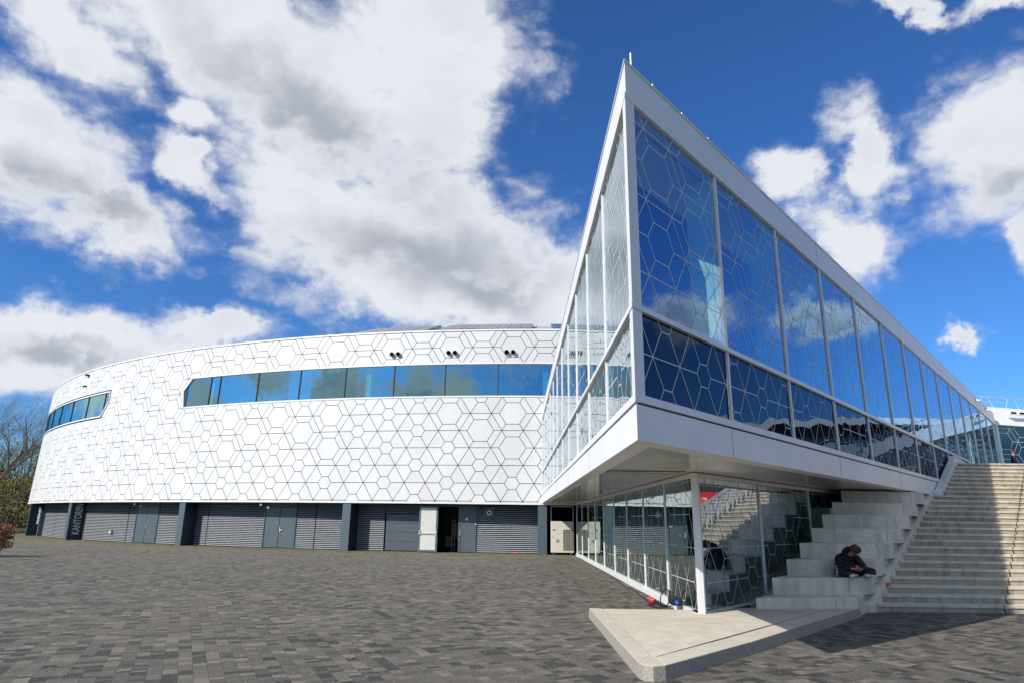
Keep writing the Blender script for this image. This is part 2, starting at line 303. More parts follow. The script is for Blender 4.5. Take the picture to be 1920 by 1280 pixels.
# ------------------------------------------------------------------ geometry helpers
class MB:
    def __init__(s): s.v = []; s.f = []; s.m = []
    def poly(s, pts, mi=0):
        i = len(s.v); s.v += [tuple(p) for p in pts]; s.f.append(tuple(range(i, i+len(pts)))); s.m.append(mi)
    def hexa(s, c, mi=0, skip=()):   # 8 corners: bottom 0-3 ccw, top 4-7
        i = len(s.v); s.v += [tuple(p) for p in c]
        for k, f in enumerate(((3, 2, 1, 0), (4, 5, 6, 7), (0, 1, 5, 4), (1, 2, 6, 5), (2, 3, 7, 6), (3, 0, 4, 7))):
            if k not in skip: s.f.append(tuple(i+j for j in f)); s.m.append(mi)
    def box(s, x0, y0, z0, x1, y1, z1, mi=0):
        s.hexa([(x0, y0, z0), (x1, y0, z0), (x1, y1, z0), (x0, y1, z0), (x0, y0, z1), (x1, y0, z1), (x1, y1, z1), (x0, y1, z1)], mi)
    def wbox(s, F, a, b, o0, o1, z0, z1, mi=0, z2=None, z3=None):   # box in wall coordinates of frame F
        z2 = z0 if z2 is None else z2; z3 = z1 if z3 is None else z3
        s.hexa([F(a, o0, z0), F(b, o0, z2), F(b, o1, z2), F(a, o1, z0), F(a, o0, z1), F(b, o0, z3), F(b, o1, z3), F(a, o1, z1)], mi)
    def prism(s, pts, z0, z1, mi=0, bottom=True):
        n = len(pts); i = len(s.v)
        s.v += [(p[0], p[1], z0) for p in pts]+[(p[0], p[1], z1) for p in pts]
        if bottom: s.f.append(tuple(range(i+n-1, i-1, -1))); s.m.append(mi)
        s.f.append(tuple(range(i+n, i+2*n))); s.m.append(mi)
        for k in range(n):
            j = (k+1) % n; s.f.append((i+k, i+j, i+n+j, i+n+k)); s.m.append(mi)
    def tube(s, pts, r, sides=6, mi=0, cap=True):
        pts = [Vector(p) for p in pts]; n = len(pts); rs = r if isinstance(r, (list, tuple)) else [r]*n
        i = len(s.v); up = None
        for k in range(n):
            d = (pts[min(k+1, n-1)]-pts[max(k-1, 0)]).normalized()
            ref = Vector((0, 0, 1)) if abs(d.z) < .95 else Vector((1, 0, 0))
            a = d.cross(ref).normalized(); b = a.cross(d)
            if up is not None and a.dot(up) < 0: a = -a; b = -b
            up = a
            for q in range(sides):
                t = 2*math.pi*q/sides; s.v.append(tuple(pts[k]+(a*math.cos(t)+b*math.sin(t))*rs[k]))
        for k in range(n-1):
            for q in range(sides):
                q2 = (q+1) % sides; s.f.append((i+k*sides+q, i+k*sides+q2, i+(k+1)*sides+q2, i+(k+1)*sides+q)); s.m.append(mi)
        if cap: 
            s.f.append(tuple(i+q for q in range(sides-1, -1, -1))); s.m.append(mi)
            s.f.append(tuple(i+(n-1)*sides+q for q in range(sides))); s.m.append(mi)
    def build(s, name, mats, parent=None, smooth=False, loc=None):
        me = bpy.data.meshes.new(name); me.from_pydata(s.v, [], s.f)
        if not isinstance(mats, (list, tuple)): mats = [mats]
        for m in mats: me.materials.append(m)
        if len(mats) > 1: me.polygons.foreach_set('material_index', s.m)
        if smooth: me.polygons.foreach_set('use_smooth', [True]*len(s.f))
        me.update()
        o = bpy.data.objects.new(name, me); COL.objects.link(o); o.parent = parent
        return o
def fixn(o):
    bm = bmesh.new(); bm.from_mesh(o.data); bmesh.ops.recalc_face_normals(bm, faces=bm.faces); bm.to_mesh(o.data); bm.free(); return o
def empty(name, loc=(0, 0, 0)):
    o = bpy.data.objects.new(name, None); COL.objects.link(o); o.empty_display_size = .3
    return o          # parts are built in world coordinates: base kept at the origin
def tag(o, label=None, cat=None, group=None, kind=None):
    if label: o['label'] = label
    if cat: o['category'] = cat
    if group: o['group'] = group
    if kind: o['kind'] = kind
    return o
def copy_tree(o, parent=None):
    c = o.copy(); COL.objects.link(c); c.parent = parent
    for ch in list(o.children): copy_tree(ch, c)
    return c
def bevel(o, wd=.01, seg=2):
    b = o.modifiers.new('bevel', 'BEVEL'); b.width = wd; b.segments = seg; b.limit_method = 'ANGLE'; return o
def text(name, body, size, ext, m, parent, mtx, font_scale=1.0):
    cu = bpy.data.curves.new(name, 'FONT'); cu.body = body; cu.size = size; cu.extrude = ext; cu.align_x = 'LEFT'; cu.resolution_u = 4
    cu.offset = size*.012
    o = bpy.data.objects.new(name+'_tmp', cu); COL.objects.link(o)
    bpy.context.view_layer.update()
    me = bpy.data.meshes.new_from_object(o.evaluated_get(bpy.context.evaluated_depsgraph_get()))
    bpy.data.objects.remove(o)
    me.materials.clear(); me.materials.append(m)
    t = bpy.data.objects.new(name, me); COL.objects.link(t); t.parent = parent; t.matrix_world = mtx
    return t
# ------------------------------------------------------------------ lattice pattern (hexagons of varying size, stars between)
def lattice(u0, u1, z0, z1, a, h, ox, oz, rf):
    """hex centres A: rows spaced h, period 3a, odd rows shifted 1.5a"""
    out = []
    for k in range(int((z0-oz)/h)-2, int((z1-oz)/h)+3):
        sh = ox+(1.5*a if k % 2 else 0)
        for i in range(int((u0-sh)/(3*a))-1, int((u1-sh)/(3*a))+2):
            cx, cz = sh+3*a*i, oz+h*k; r = rf(cx, cz)
            nb = [(a, 0), (a/2, h), (-a/2, h), (-a, 0), (-a/2, -h), (a/2, -h)]
            out.append(((cx, cz), r, [(cx+x, cz+z) for x, z in nb], [(cx+x*r, cz+z*r) for x, z in nb]))
    return out
def shrink(poly, g):
    n = len(poly); A = sum(poly[i][0]*poly[(i+1) % n][1]-poly[(i+1) % n][0]*poly[i][1] for i in range(n))
    if A < 0: poly = poly[::-1]
    L = []
    for i in range(n):
        (x0, y0), (x1, y1) = poly[i], poly[(i+1) % n]; l = math.hypot(x1-x0, y1-y0)
        if l < 1e-6: return None
        nx, ny = -(y1-y0)/l, (x1-x0)/l; L.append((nx, ny, nx*x0+ny*y0+g))
    out = []
    for i in range(n):
        a1, b1, c1 = L[i-1]; a2, b2, c2 = L[i]; d = a1*b2-a2*b1
        if abs(d) < 1e-9: return None
        out.append(((c1*b2-c2*b1)/d, (a1*c2-a2*c1)/d))
    return out
def clip(poly, planes):
    for a, b, c in planes:       # keep a*x+b*y >= c
        if not poly: return None
        o = []
        for i in range(len(poly)):
            p, q = poly[i], poly[(i+1) % len(poly)]; dp = a*p[0]+b*p[1]-c; dq = a*q[0]+b*q[1]-c
            if dp >= 0: o.append(p)
            if dp*dq < 0: t = dp/(dp-dq); o.append((p[0]+(q[0]-p[0])*t, p[1]+(q[1]-p[1])*t))
        poly = o
    return poly if len(poly) > 2 else None
def convex_planes(pts):
    n = len(pts); A = sum(pts[i][0]*pts[(i+1) % n][1]-pts[(i+1) % n][0]*pts[i][1] for i in range(n))
    if A < 0: pts = pts[::-1]
    out = []
    for i in range(n):
        (x0, y0), (x1, y1) = pts[i], pts[(i+1) % n]; l = math.hypot(x1-x0, y1-y0); nx, ny = -(y1-y0)/l, (x1-x0)/l
        out.append((nx, ny, nx*x0+ny*y0))
    return out
def frit(name, F, region, cells, wd, off, parent, m):
    """white lines printed on a pane, clipped to a convex region"""
    pl = convex_planes(region); mb = MB(); seen = set(); h = wd/2
    def seg(p, q):
        k = tuple(sorted(((round(p[0], 3), round(p[1], 3)), (round(q[0], 3), round(q[1], 3)))))
        if k in seen: return
        seen.add(k); l = math.hypot(q[0]-p[0], q[1]-p[1])
        if l < 1e-4: return
        nx, ny = -(q[1]-p[1])/l*h, (q[0]-p[0])/l*h
        c = clip([(p[0]+nx, p[1]+ny), (p[0]-nx, p[1]-ny), (q[0]-nx, q[1]-ny), (q[0]+nx, q[1]+ny)], pl)
        if c: mb.poly([F(x, off, z) for x, z in c])
    for A, r, nb, V in cells:
        for j in range(6):
            k = (j+1) % 6; seg(V[j], V[k]); seg(V[j], nb[j]); seg(nb[j], nb[k])
    if mb.f: return mb.build(name, m, parent)

# ------------------------------------------------------------------ GROUND
g = MB(); g.poly([(-1500, -1500, -.004), (1500, -1500, -.004), (1500, 1500, -.004), (-1500, 1500, -.004)])
tag(g.build('ground', M['earth']), kind='structure')
g = MB(); g.poly([(-120, -60, 0), (90, -60, 0), (90, 62.5, 0), (-120, 62.5, 0)])
tag(g.build('paving', M['paving']), kind='structure')

# ------------------------------------------------------------------ ARENA (round building)
arena = tag(empty('round_arena'), 'round white sports hall with hexagon patterned cladding, ribbon windows and dark louvred base', 'building')
LEAN = .030
def AF(u, off, z, R=None):     # wall frame of the round hall: u = arc length in metres, off = outwards
    r = (AR if R is None else R)+off
    if R is None and z > 2.6: r -= LEAN*(z-2.6)
    a = u/AR
    return (ACX+r*math.sin(a), ACY-r*math.cos(a), z)
ZB, ZT = 2.66, 12.32
BIG = [(-14.6,7.5),(-17.8,7.5),(-20.3,7.5),(-19.6,6.5),(-16.2,6.5),(-14.7,5.6),(-24.9,3.7),(-7.4,7.5),(-3.8,7.5),(-5.6,6.5),(-3.8,5.6),(-30,3.7),(-2,7.5),(1.5,6),(-38,4.6)]
def rfac(u, z):
    if z > 10.3:
        if -23 < u < -19.5: return .34 if (int(u) % 2) else .6
        return .63
    for x, y in BIG:
        if abs(u-x) < .95 and abs(z-y) < .5: return .63
    if u < -21 and z > 5.2+.05*(u+21): return .63 if math.sin(u*1.7+z*2.1) > -.75 else .36
    if u < -34 and z > 4: return .60 if math.sin(u*.9+z*1.3) > -.2 else .34
    return .345
cells = lattice(-66, 11, ZB, ZT, 1.2, .96, -11.15+1.8, 2.71, rfac)
W2L = -66
regions = [[(-66, ZB), (11, ZB), (11, 8.42), (-66, 8.42)], [(-66, 10.46), (11, 10.46), (11, ZT), (-66, ZT)],
           [(-35.02, 9.57), (-26.52, 9.57), (-25.82, 10.46), (-35.1, 10.46)], [(-35.95, 8.42), (-26.28, 8.42), (-26.52, 9.57), (-35.02, 9.57)]]
cl = MB()
def panel(mb, poly, t0, t1):
    n = len(poly); i = len(mb.v)
    mb.v += [AF(x, t0, z) for x, z in poly]+[AF(x, t1, z) for x, z in poly]
    mb.f.append(tuple(range(i+n, i+2*n))); mb.m.append(0)
    for k in range(n):
        j = (k+1) % n; mb.f.append((i+k, i+j, i+n+j, i+n+k)); mb.m.append(0)
for A, r, nb, V in cells:
    for poly in [V]+[[V[j], nb[j], nb[(j+1) % 6], V[(j+1) % 6]] for j in range(6)]:
        if not -66 < sum(p[0] for p in poly)/len(poly) < 11: continue
        sp = shrink(poly, .016)
        if not sp: continue
        for rg in regions:
            c = clip(sp, convex_planes(rg))
            if c and len(c) > 2: panel(cl, c, -.0, .035)
clad = cl.build('facade_cladding', M['white'], arena)
bk = MB(); N = 160
def strip(mb, u0, u1, z0f, z1f, off, step=.5, mi=0, R=None):
    n = max(1, int((u1-u0)/step+.5))
    for i in range(n):
        a, b = u0+(u1-u0)*i/n, u0+(u1-u0)*(i+1)/n
        mb.poly([AF(a, off, z0f(a), R), AF(b, off, z0f(b), R), AF(b, off, z1f(b), R), AF(a, off, z1f(a), R)], mi)
c_ = lambda v: (lambda u: v)
strip(bk, -66, 11, c_(2.62), c_(8.44), -.005); strip(bk, -66, 11, c_(10.44), c_(12.35), -.005)
bk.poly([AF(-35.0, -.005, 9.57), AF(-26.5, -.005, 9.57), AF(-25.8, -.005, 10.44), AF(-35.1, -.005, 10.44)])
mid = MB()
for a0 in [x*.5 for x in range(-72, -51)]:
    pass
bk.f.pop(); bk.m.pop()
strip(bk, -35.5, -26.1, lambda u: 8.44, lambda u: 10.44, -.005)
bk.build('facade_backing', M['joint'], arena)
def ring(name, u0, u1, z0, z1, o0, o1, m, parent, step=.5, R=None):
    mb = MB(); n = max(1, int((u1-u0)/step+.5))
    for i in range(n):
        a, b = u0+(u1-u0)*i/n, u0+(u1-u0)*(i+1)/n
        z = lambda v: v
        def q(u, o, zz):
            return AF(u, o, zz, R)
        mb.hexa([q(a, o1, z0), q(b, o1, z0), q(b, o0, z0), q(a, o0, z0), q(a, o1, z1), q(b, o1, z1), q(b, o0, z1), q(a, o0, z1)], 0, skip=() if i in (0, n-1) else (3, 5))
    return mb.build(name, m, parent)
ring('base_trim', -66, 11, 2.56, 2.65, -.12, .06, M['whitemetal'], arena)
ring('parapet_coping', -66, 11, 12.33, 12.43, -.35, .07, M['whitemetal'], arena)
# soffit under the overhang, wall behind, roof
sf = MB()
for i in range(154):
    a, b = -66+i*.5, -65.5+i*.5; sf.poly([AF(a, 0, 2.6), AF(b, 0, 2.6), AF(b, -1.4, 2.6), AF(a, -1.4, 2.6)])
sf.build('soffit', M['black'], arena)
rf = MB(); NR = 120
def sq(x): return x if x < ACX+10 else ACX+10+(x-ACX-10)*.35
prof = [(56.6, 12.3), (52.2, 13.98), (44, 15.6), (25, 17.2), (0.01, 17.8)]
for i in range(NR):
    a, b = 2*math.pi*i/NR, 2*math.pi*(i+1)/NR
    for (r1, z1), (r2, z2) in zip(prof, prof[1:]):
        rf.poly([(sq(ACX+r1*math.sin(a)), ACY-r1*math.cos(a), z1), (sq(ACX+r1*math.sin(b)), ACY-r1*math.cos(b), z1), (sq(ACX+r2*math.sin(b)), ACY-r2*math.cos(b), z2), (sq(ACX+r2*math.sin(a)), ACY-r2*math.cos(a), z2)])
rf.build('roof', M['roofsheet'], arena)
sm = MB()      # standing seams
for d in [x*1.35 for x in range(-30, 12)]:
    a = R_(d)
    sm.tube([(ACX+r*math.sin(a), ACY-r*math.cos(a), z+.02) for r, z in prof[:2]], .03, 4)
sm.build('roof_seams', M['roofsheet'], arena)
# rest of the hall out of the photo: plain wall round the back
def sq(x): return x if x < ACX+10 else ACX+10+(x-ACX-10)*.35
bw = MB()
for i in range(100):
    a = R_(11+i*(283/100)); b = R_(11+(i+1)*(283/100))
    bw.poly([(sq(ACX+AR*math.sin(a)), ACY-AR*math.cos(a), 0), (sq(ACX+AR*math.sin(b)), ACY-AR*math.cos(b), 0), (sq(ACX+56.8*math.sin(b)), ACY-56.8*math.cos(b), 12.35), (sq(ACX+56.8*math.sin(a)), ACY-56.8*math.cos(a), 12.35)])
bw.build('rear_wall', M['white'], arena)
# ribbon windows
def ribbon(pts, mulls, fins, u0, u1):
    w = empty('ribbon_window'); w.parent = arena
    edges = [u0]+mulls+[u1]
    pl = convex_planes(pts)
    for a, b in zip(edges, edges[1:]):
        pane = MB(); n = max(1, int((b-a)/.7))
        for i in range(n):
            s, t = a+(b-a)*i/n, a+(b-a)*(i+1)/n
            c = clip([(s, 8.4), (t, 8.4), (t, 10.5), (s, 10.5)], pl)
            if c: pane.poly([AF(x, -.03, z) for x, z in c])
        if pane.f: pane.build('window_pane', M['glassA'], w)
    for m_ in mulls:
        b = MB(); b.wbox(AF, m_-.03, m_+.03, -.10, .012, 8.48, 10.4); b.build('mullion', M['joint'], w)
    fr = MB(); n = len(pts)
    for i in range(n):
        p, q = pts[i], pts[(i+1) % n]
        L = math.hypot(q[0]-p[0], q[1]-p[1]); k = max(1, int(L/.6))
        nx, nz = (q[1]-p[1])/L, -(q[0]-p[0])/L
        for j in range(k):
            s, t = j/k, (j+1)/k
            A = (p[0]+(q[0]-p[0])*s, p[1]+(q[1]-p[1])*s); B = (p[0]+(q[0]-p[0])*t, p[1]+(q[1]-p[1])*t)
            A2 = (A[0]+nx*.09, A[1]+nz*.09); B2 = (B[0]+nx*.09, B[1]+nz*.09)
            fr.hexa([AF(A[0], -.1, A[1]), AF(B[0], -.1, B[1]), AF(B2[0], -.1, B2[1]), AF(A2[0], -.1, A2[1]),
                     AF(A[0], .06, A[1]), AF(B[0], .06, B[1]), AF(B2[0], .06, B2[1]), AF(A2[0], .06, A2[1])])
    fixn(fr.build('window_frame', M['whitemetal'], w))
    for f in fins:
        b = MB(); b.wbox(AF, f-.28, f+.05, -.75, -.35, 8.45, 10.45); b.build('inner_column', M['fin'], w)
    return w
ribbon([(-26.4, 9.57), (-26.2, 8.52), (10.5, 8.52), (10.5, 10.36), (-25.75, 10.36)], [-24.05]+[-23.25+3.07*i for i in range(11)], [-24.15, -12.6, -2.0, 5.0], -26.6, 10.5)
ribbon([(-35.1, 9.57), (-35.2, 10.36), (-65, 10.36), (-65, 8.52), (-36.05, 8.52)][::-1], [-65+3.27*i for i in range(1, 9)]+[-35.92], [-45], -65, -35)
it = MB()
for z, m_ in ((8.42, 0), (10.5, 1)):
    for i in range(77):
        a, b = -66+i, -65+i; it.poly([AF(a, -.15, z), AF(b, -.15, z), AF(b, -5, z), AF(a, -5, z)], m_)
for i in range(77):
    a, b = -66+i, -65+i; it.poly([AF(a, -4, 8.4), AF(b, -4, 8.4), AF(b, -4, 10.5), AF(a, -4, 10.5)], 2)
for u in range(-60, 10, 6): it.wbox(AF, u, u+2.1, -3.9, -3.8, 8.5, 10.2, 1)
it.build('inner_room', [M['innerfloor'], M['innerpale'], M['innerdark']], arena)
# pipes, camera
for u in (-11.17, -10.78, -7.74, -7.36, -4.35, -3.98, -.9, -.5):
    b = MB(); c = Vector(AF(u, 0, 11.03)); d = Vector((math.sin(u/AR), -math.cos(u/AR), 0))
    b.tube([c-d*.02, c+d*.20], .125, 16, 0, cap=False); b.tube([c+d*.05, c+d*.051], .112, 16, 1)
    b.build('vent_pipe', [M['vent'], M['black']], arena)
b = MB(); b.wbox(AF, -39.95, -39.65, 0, .25, 12.0, 12.12); b.build('wall_lamp', M['rubber'], arena)
b = MB(); b.tube([AF(-39.8, 0, 11.2), AF(-39.8, .2, 11.2), AF(-39.8, .25, 11.1)], .07, 8); b.build('security_camera', M['rubber'], arena)
# recessed base
RR = AR-1.0
RF = lambda u, off, z: AF(u, off, z, RR)
def louvre(u0, u1, z0=.04, z1=2.6, name='louvre_panel'):
    mb = MB(); pitch = .102; n = int((z1-z0)/pitch); k = max(1, int((u1-u0)/.8+.5))
    ur = [(u0+.02)+(u1-u0-.04)*i/k for i in range(k+1)]
    for i in range(n):
        zb = z0+i*pitch
        for a, b in zip(ur, ur[1:]):
            mb.poly([RF(a, .06, zb+.012), RF(b, .06, zb+.012), RF(b, .005, zb+.056), RF(a, .005, zb+.056)])
            mb.poly([RF(a, .005, zb+.042), RF(b, .005, zb+.042), RF(b, .06, zb), RF(a, .06, zb)])
            mb.poly([RF(a, .06, zb), RF(b, .06, zb), RF(b, .06, zb+.012), RF(a, .06, zb+.012)])
    return mb.build(name, M['darkslat'], arena)
cols = [-2.29, -13.24, -24.85, -38.1, -50.4, -62.5]
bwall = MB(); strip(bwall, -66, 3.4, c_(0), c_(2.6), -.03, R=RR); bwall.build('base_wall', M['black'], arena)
LOUV = [(-13.0, -11.3), (-6.0, -2.5), (-23.6, -19.15), (-24.8, -23.62), (-17.0, -15.68), (-15.66, -13.3), (-28.2, -25), (-31.5, -30.55), (-38, -31.55), (-44.2, -38.2), (-50.3, -44.25), (-62, -50.6)]
for a, b in LOUV: louvre(a, b)
louvre(-11.3, -9.1, 2.05, 2.6)
def door(u0, u1, z1, name='service_door', handle=None, hinge=False):
    d = empty(name); d.parent = arena
    b = MB(); b.wbox(RF, u0, u1, .0, .07, .03, z1); bevel(b.build('door_leaf', M['door'], d), .012)
    if handle is not None:
        h = MB(); h.wbox(RF, handle-.03, handle+.03, .07, .11, .88, 1.2); h.tube([RF(handle, .12, 1.03), RF(handle+.14, .12, 1.0)], .015, 6); h.build('handle', M['chrome'], d)
    for z in (.35, 1.9):
        h = MB(); h.tube([RF(u1 if hinge else u0, .08, z), RF(u1 if hinge else u0, .08, z+.22)], .022, 6); h.build('hinge', M['slate'], d)
    return d
door(-19.12, -18.13, 2.3); door(-18.10, -17.06, 2.3, handle=-18.02, hinge=True)
door(-30.5, -29.43, 2.3); door(-29.40, -28.3, 2.3, handle=-29.32, hinge=True)
door(-7.0, -6.05, 2.42, handle=-6.88, hinge=True)
for u0, u1, z in ((-19.22, -16.96, 2.4), (-30.6, -28.2, 2.4), (-9.2, -5.98, 2.5)):
    b = MB(); b.wbox(RF, u0, u0+.07, -.02, .1, 0, z); b.wbox(RF, u1-.07, u1, -.02, .1, 0, z); b.wbox(RF, u0+.07, u1-.07, -.02, .1, z-.07, z); 
    b.build('door_frame', M['slate'], arena)
    if z < 2.45:
        b = MB(); b.wbox(RF, u0+.08, u1-.08, -.01, .05, z+.01, 2.6); b.build('door_transom', M['shutter'], arena)
# doorway: black sheet standing in for the shade inside, with open leaf
dw = MB(); dw.poly([RF(-8.0, .005, .02), RF(-7.02, .005, .02), RF(-7.02, .005, 2.42), RF(-8.0, .005, 2.42)]); dw.build('doorway', M['black'], arena)
sh = empty('roller_shutter'); sh.parent = arena
for i in range(4):
    b = MB(); b.wbox(RF, -11.22, -9.2, .0, .05, .04+i*.49, .04+i*.49+.475); bevel(b.build('shutter_section', M['shutter'], sh), .008)
ol = empty('open_door'); ol.parent = arena
b = MB(); b.wbox(RF, -9.08, -8.02, .62, .68, .03, 2.44); b.build('door_leaf', M['slate'], ol)
b = MB(); b.wbox(RF, -8.98, -8.12, .68, .69, .13, 2.34); b.build('inner_face', M['doorwhite'], ol)
b = MB()
for u in (-9.02, -8.08): b.wbox(RF, u-.04, u+.04, .69, .74, .9, 1.15)
b.tube([RF(-9.02, .76, 1.0), RF(-8.08, .76, 1.0)], .02, 8); b.build('panic_bar', M['chrome'], ol)
b = MB(); b.wbox(RF, -9.12, -9.06, .05, .62, .03, 2.44); b.build('hinge_post', M['slate'], ol)
# cart and rack coloured near black in place of the doorway's shade
tag(empty('trolley'), 'dark trolley with a rail frame standing just inside the open doorway', 'trolley')
tr = bpy.data.objects['trolley']
b = MB(); b.wbox(RF, -7.75, -7.2, .02, .3, .3, .85); b.build('trolley_body', M['black'], tr)
b = MB()
for u in (-7.28, -7.12):
    b.tube([RF(u, .33, .05), RF(u, .33, 1.7)], .014, 5)
for z in (.4, .75, 1.1, 1.4, 1.7): b.tube([RF(-7.28, .33, z), RF(-7.12, .33, z)], .012, 5)
b.build('rail_frame', M['rubber'], tr)
# columns
for i, u in enumerate(cols[:5]):
    co = empty('fin_column'); co.parent = arena
    b = MB(); w2 = .24
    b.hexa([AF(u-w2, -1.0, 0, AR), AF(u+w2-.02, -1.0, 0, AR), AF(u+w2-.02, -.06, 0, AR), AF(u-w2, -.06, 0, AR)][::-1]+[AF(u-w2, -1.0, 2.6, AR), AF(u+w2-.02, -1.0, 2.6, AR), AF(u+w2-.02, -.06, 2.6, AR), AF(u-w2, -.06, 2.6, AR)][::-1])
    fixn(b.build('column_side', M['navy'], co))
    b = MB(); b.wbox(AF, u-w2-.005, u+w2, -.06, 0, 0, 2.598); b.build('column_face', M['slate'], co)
def column_text(body, u, z, size):
    a = u/AR; rad = Vector((math.sin(a), -math.cos(a), 0)); tang = Vector((math.cos(a), math.sin(a), 0))
    # letters stand on the fin's side, reading upwards: text x -> up, text y -> inwards reversed
    base = Vector(AF(u+.235, -.98 if True else 0, z, AR))
    X = Vector((0, 0, 1)); Z = tang; Y = Z.cross(X)
    m = Matrix(((X.x, Y.x, Z.x, base.x), (X.y, Y.y, Z.y, base.y), (X.z, Y.z, Z.z, base.z), (0, 0, 0, 1)))
    return m, Y
m, Yv = column_text('KANTOREN', -38.1, .36, .6)
off = Yv*(.0)
m.translation = Vector(AF(-38.1+.235, -.5, .36, AR))-Yv*.26
text('column_lettering', 'KANTOREN', .66, .006, M['letter'], arena, m@Matrix.Diagonal((.60, 1.0, 1, 1)))
m, Yv = column_text('x', -50.4, .9, .5); m.translation = Vector(AF(-46.9+.235, -.62, .95, AR))-Yv*.15
# narrow lit lettering on the wall of the far bay
b = MB(); b.wbox(RF, -49.3, -48.75, .03, .35, 0, 2.1); b.build('wall_fin', M['slate'], arena)
a = -48.7/AR; tang = Vector((math.cos(a), math.sin(a), 0)); rad = Vector((math.sin(a), -math.cos(a), 0))
X = Vector((0, 0, 1)); Z = (tang*.3+rad*.95).normalized(); Y = Z.cross(X)
base = Vector(RF(-48.72, .42, .95))
text('column_lettering', 'PASSAGE', .42, .01, M['letter'], arena, Matrix(((X.x, Y.x, Z.x, base.x), (X.y, Y.y, Z.y, base.y), (X.z, Y.z, Z.z, base.z), (0, 0, 0, 1)))@Matrix.Diagonal((.8, 1, 1, 1)))
base = Vector(RF(-39.6, .45, .45)); a = -39.6/AR; rad = Vector((math.sin(a), -math.cos(a), 0)); tang = Vector((math.cos(a), math.sin(a), 0)); Z = rad; X = Vector((0, 0, 1)); 
for k in range(5):
    bb = base+X*(.27*k)
    X2 = tang; Y2 = X
    text('wall_letter', 'E', .30, .012, M['letter'], arena, Matrix(((X2.x, Y2.x, Z.x, bb.x), (X2.y, Y2.y, Z.y, bb.y), (X2.z, Y2.z, Z.z, bb.z), (0, 0, 0, 1))))
b = MB(); b.wbox(RF, -39.95, -39.68, .02, .4, .4, 1.75); b.build('letter_backing', M['navy'], arena)  # dark plate added as the shadow beside the letters
# small fittings on the base wall
def fitting(u, z, s=.1, m='chrome', name='wall_light'):
    b = MB(); b.wbox(RF, u-s, u+s, .06, .06+s, z-s*.7, z+s*.7); bevel(b.build(name, M[m], arena), .01)
fitting(-19.52, 2.44, .09); fitting(-18.97, 2.28, .09); fitting(-30.9, 2.45, .09); fitting(-30.2, 2.33, .06); fitting(-6.51, 1.76, .085, 'frit', 'door_sign')
fitting(-33.33, .62, .13, 'rail', 'wall_socket'); fitting(-6.0, 1.5, .05, 'chrome', 'key_switch'); fitting(-9.12, .08, .06, 'frit', 'door_stop')
b = MB(); b.wbox(RF, -5.55, -4.95, .06, .1, 1.85, 2.38); b.build('vent_plate', M['shutter'], arena)
c = Vector(RF(-5.25, .1, 2.12)); d = Vector((math.sin(-5.25/AR), -math.cos(-5.25/AR), 0))
b = MB(); b.tube([c, c+d*.06], .13, 16); b.tube([c+d*.062, c+d*.064], .07, 16, 1); b.build('round_vent', [M['whitemetal'], M['black']], arena)
b = MB(); b.tube([RF(-3.9, .45, .04), RF(-3.82, .44, .04)], .05, 8); b.tube([RF(-3.82, .44, .04), RF(-3.62, .42, .04)], .03, 8)
tag(b.build('red_plug', M['plugred']), 'small red plug lying on the pavers in front of the right louvres', 'plug')

# solar arrays on the roof
def solar(u0, u1, r1, z1, r2, z2, n, rows, lift, label):
    t = tag(empty('solar_array'), label, 'solar panel', 'solar arrays on the hall roof')
    for i in range(n):
        for j in range(rows):
            a0, a1 = (u0+(u1-u0)*(i+.02)/n)/AR, (u0+(u1-u0)*(i+.98)/n)/AR
            def pt(a, f, up): 
                r = r1+(r2-r1)*f; z = z1+(z2-z1)*f+up; return (ACX+r*math.sin(a), ACY-r*math.cos(a), z)
            f0, f1 = (j+.02)/rows, (j+.98)/rows
            b = MB(); b.hexa([pt(a0, f0, lift), pt(a1, f0, lift), pt(a1, f1, lift), pt(a0, f1, lift), pt(a0, f0, lift+.06), pt(a1, f0, lift+.06), pt(a1, f1, lift+.06), pt(a0, f1, lift+.06)], 0)
            b.build('solar_panel', M['solar'], t)
    b = MB()
    for f in (.0, .5, 1.):
        b.tube([pt((u0+(u1-u0)*k/8)/AR, f, lift-.05) for k in range(9)], .04, 4)
    b.build('mounting_rail', M['solarframe'], t)
solar(-14.5, -9.5, 56.2, 12.5, 52.6, 13.84, 5, 2, .12, 'leftmost dark solar array lying flat above the white parapet')
solar(-8.7, -2.9, 56.2, 12.5, 52.6, 13.84, 8, 2, .14, 'middle solar array of eight columns above the parapet')
solar(-1.7, 4.1, 56.2, 12.5, 52.6, 13.84, 8, 2, .14, 'solar array partly hidden behind the sharp glass corner')

# ------------------------------------------------------------------ GLASS WING
wing = tag(empty('glass_wing'), 'sharp cornered glazed wing with white fascias floating over the plaza', 'building')
AZ = R_(41.2); UX, UY = math.sin(AZ), math.cos(AZ)
A0 = (1.5, 7.81)
RW = lambda s, o, z: (A0[0]+UX*s+UY*o, A0[1]+UY*s-UX*o, z)             # right wall frame, o = outward
LA = math.atan2(.28, 30.2); LX, LY = math.sin(LA), math.cos(LA)
LW = lambda s, o, z: (A0[0]+LX*s-LY*o, A0[1]+LY*s+LX*o, z)             # left wall frame, o = outward
ZF0, ZF1, ZG0, ZS, ZG1, ZR = 2.65, 3.07, 3.19, 4.27, 7.2, 7.76
SR, SL = 38.3, 29.2
def wb(F, a, b, o0, o1, z0, z1, name, m, par=None, bev=0):
    x = MB(); x.wbox(F, a, b, o0, o1, z0, z1); o = fixn(x.build(name, m, par if par is not None else wing))
    if bev: bevel(o, bev)
    return o
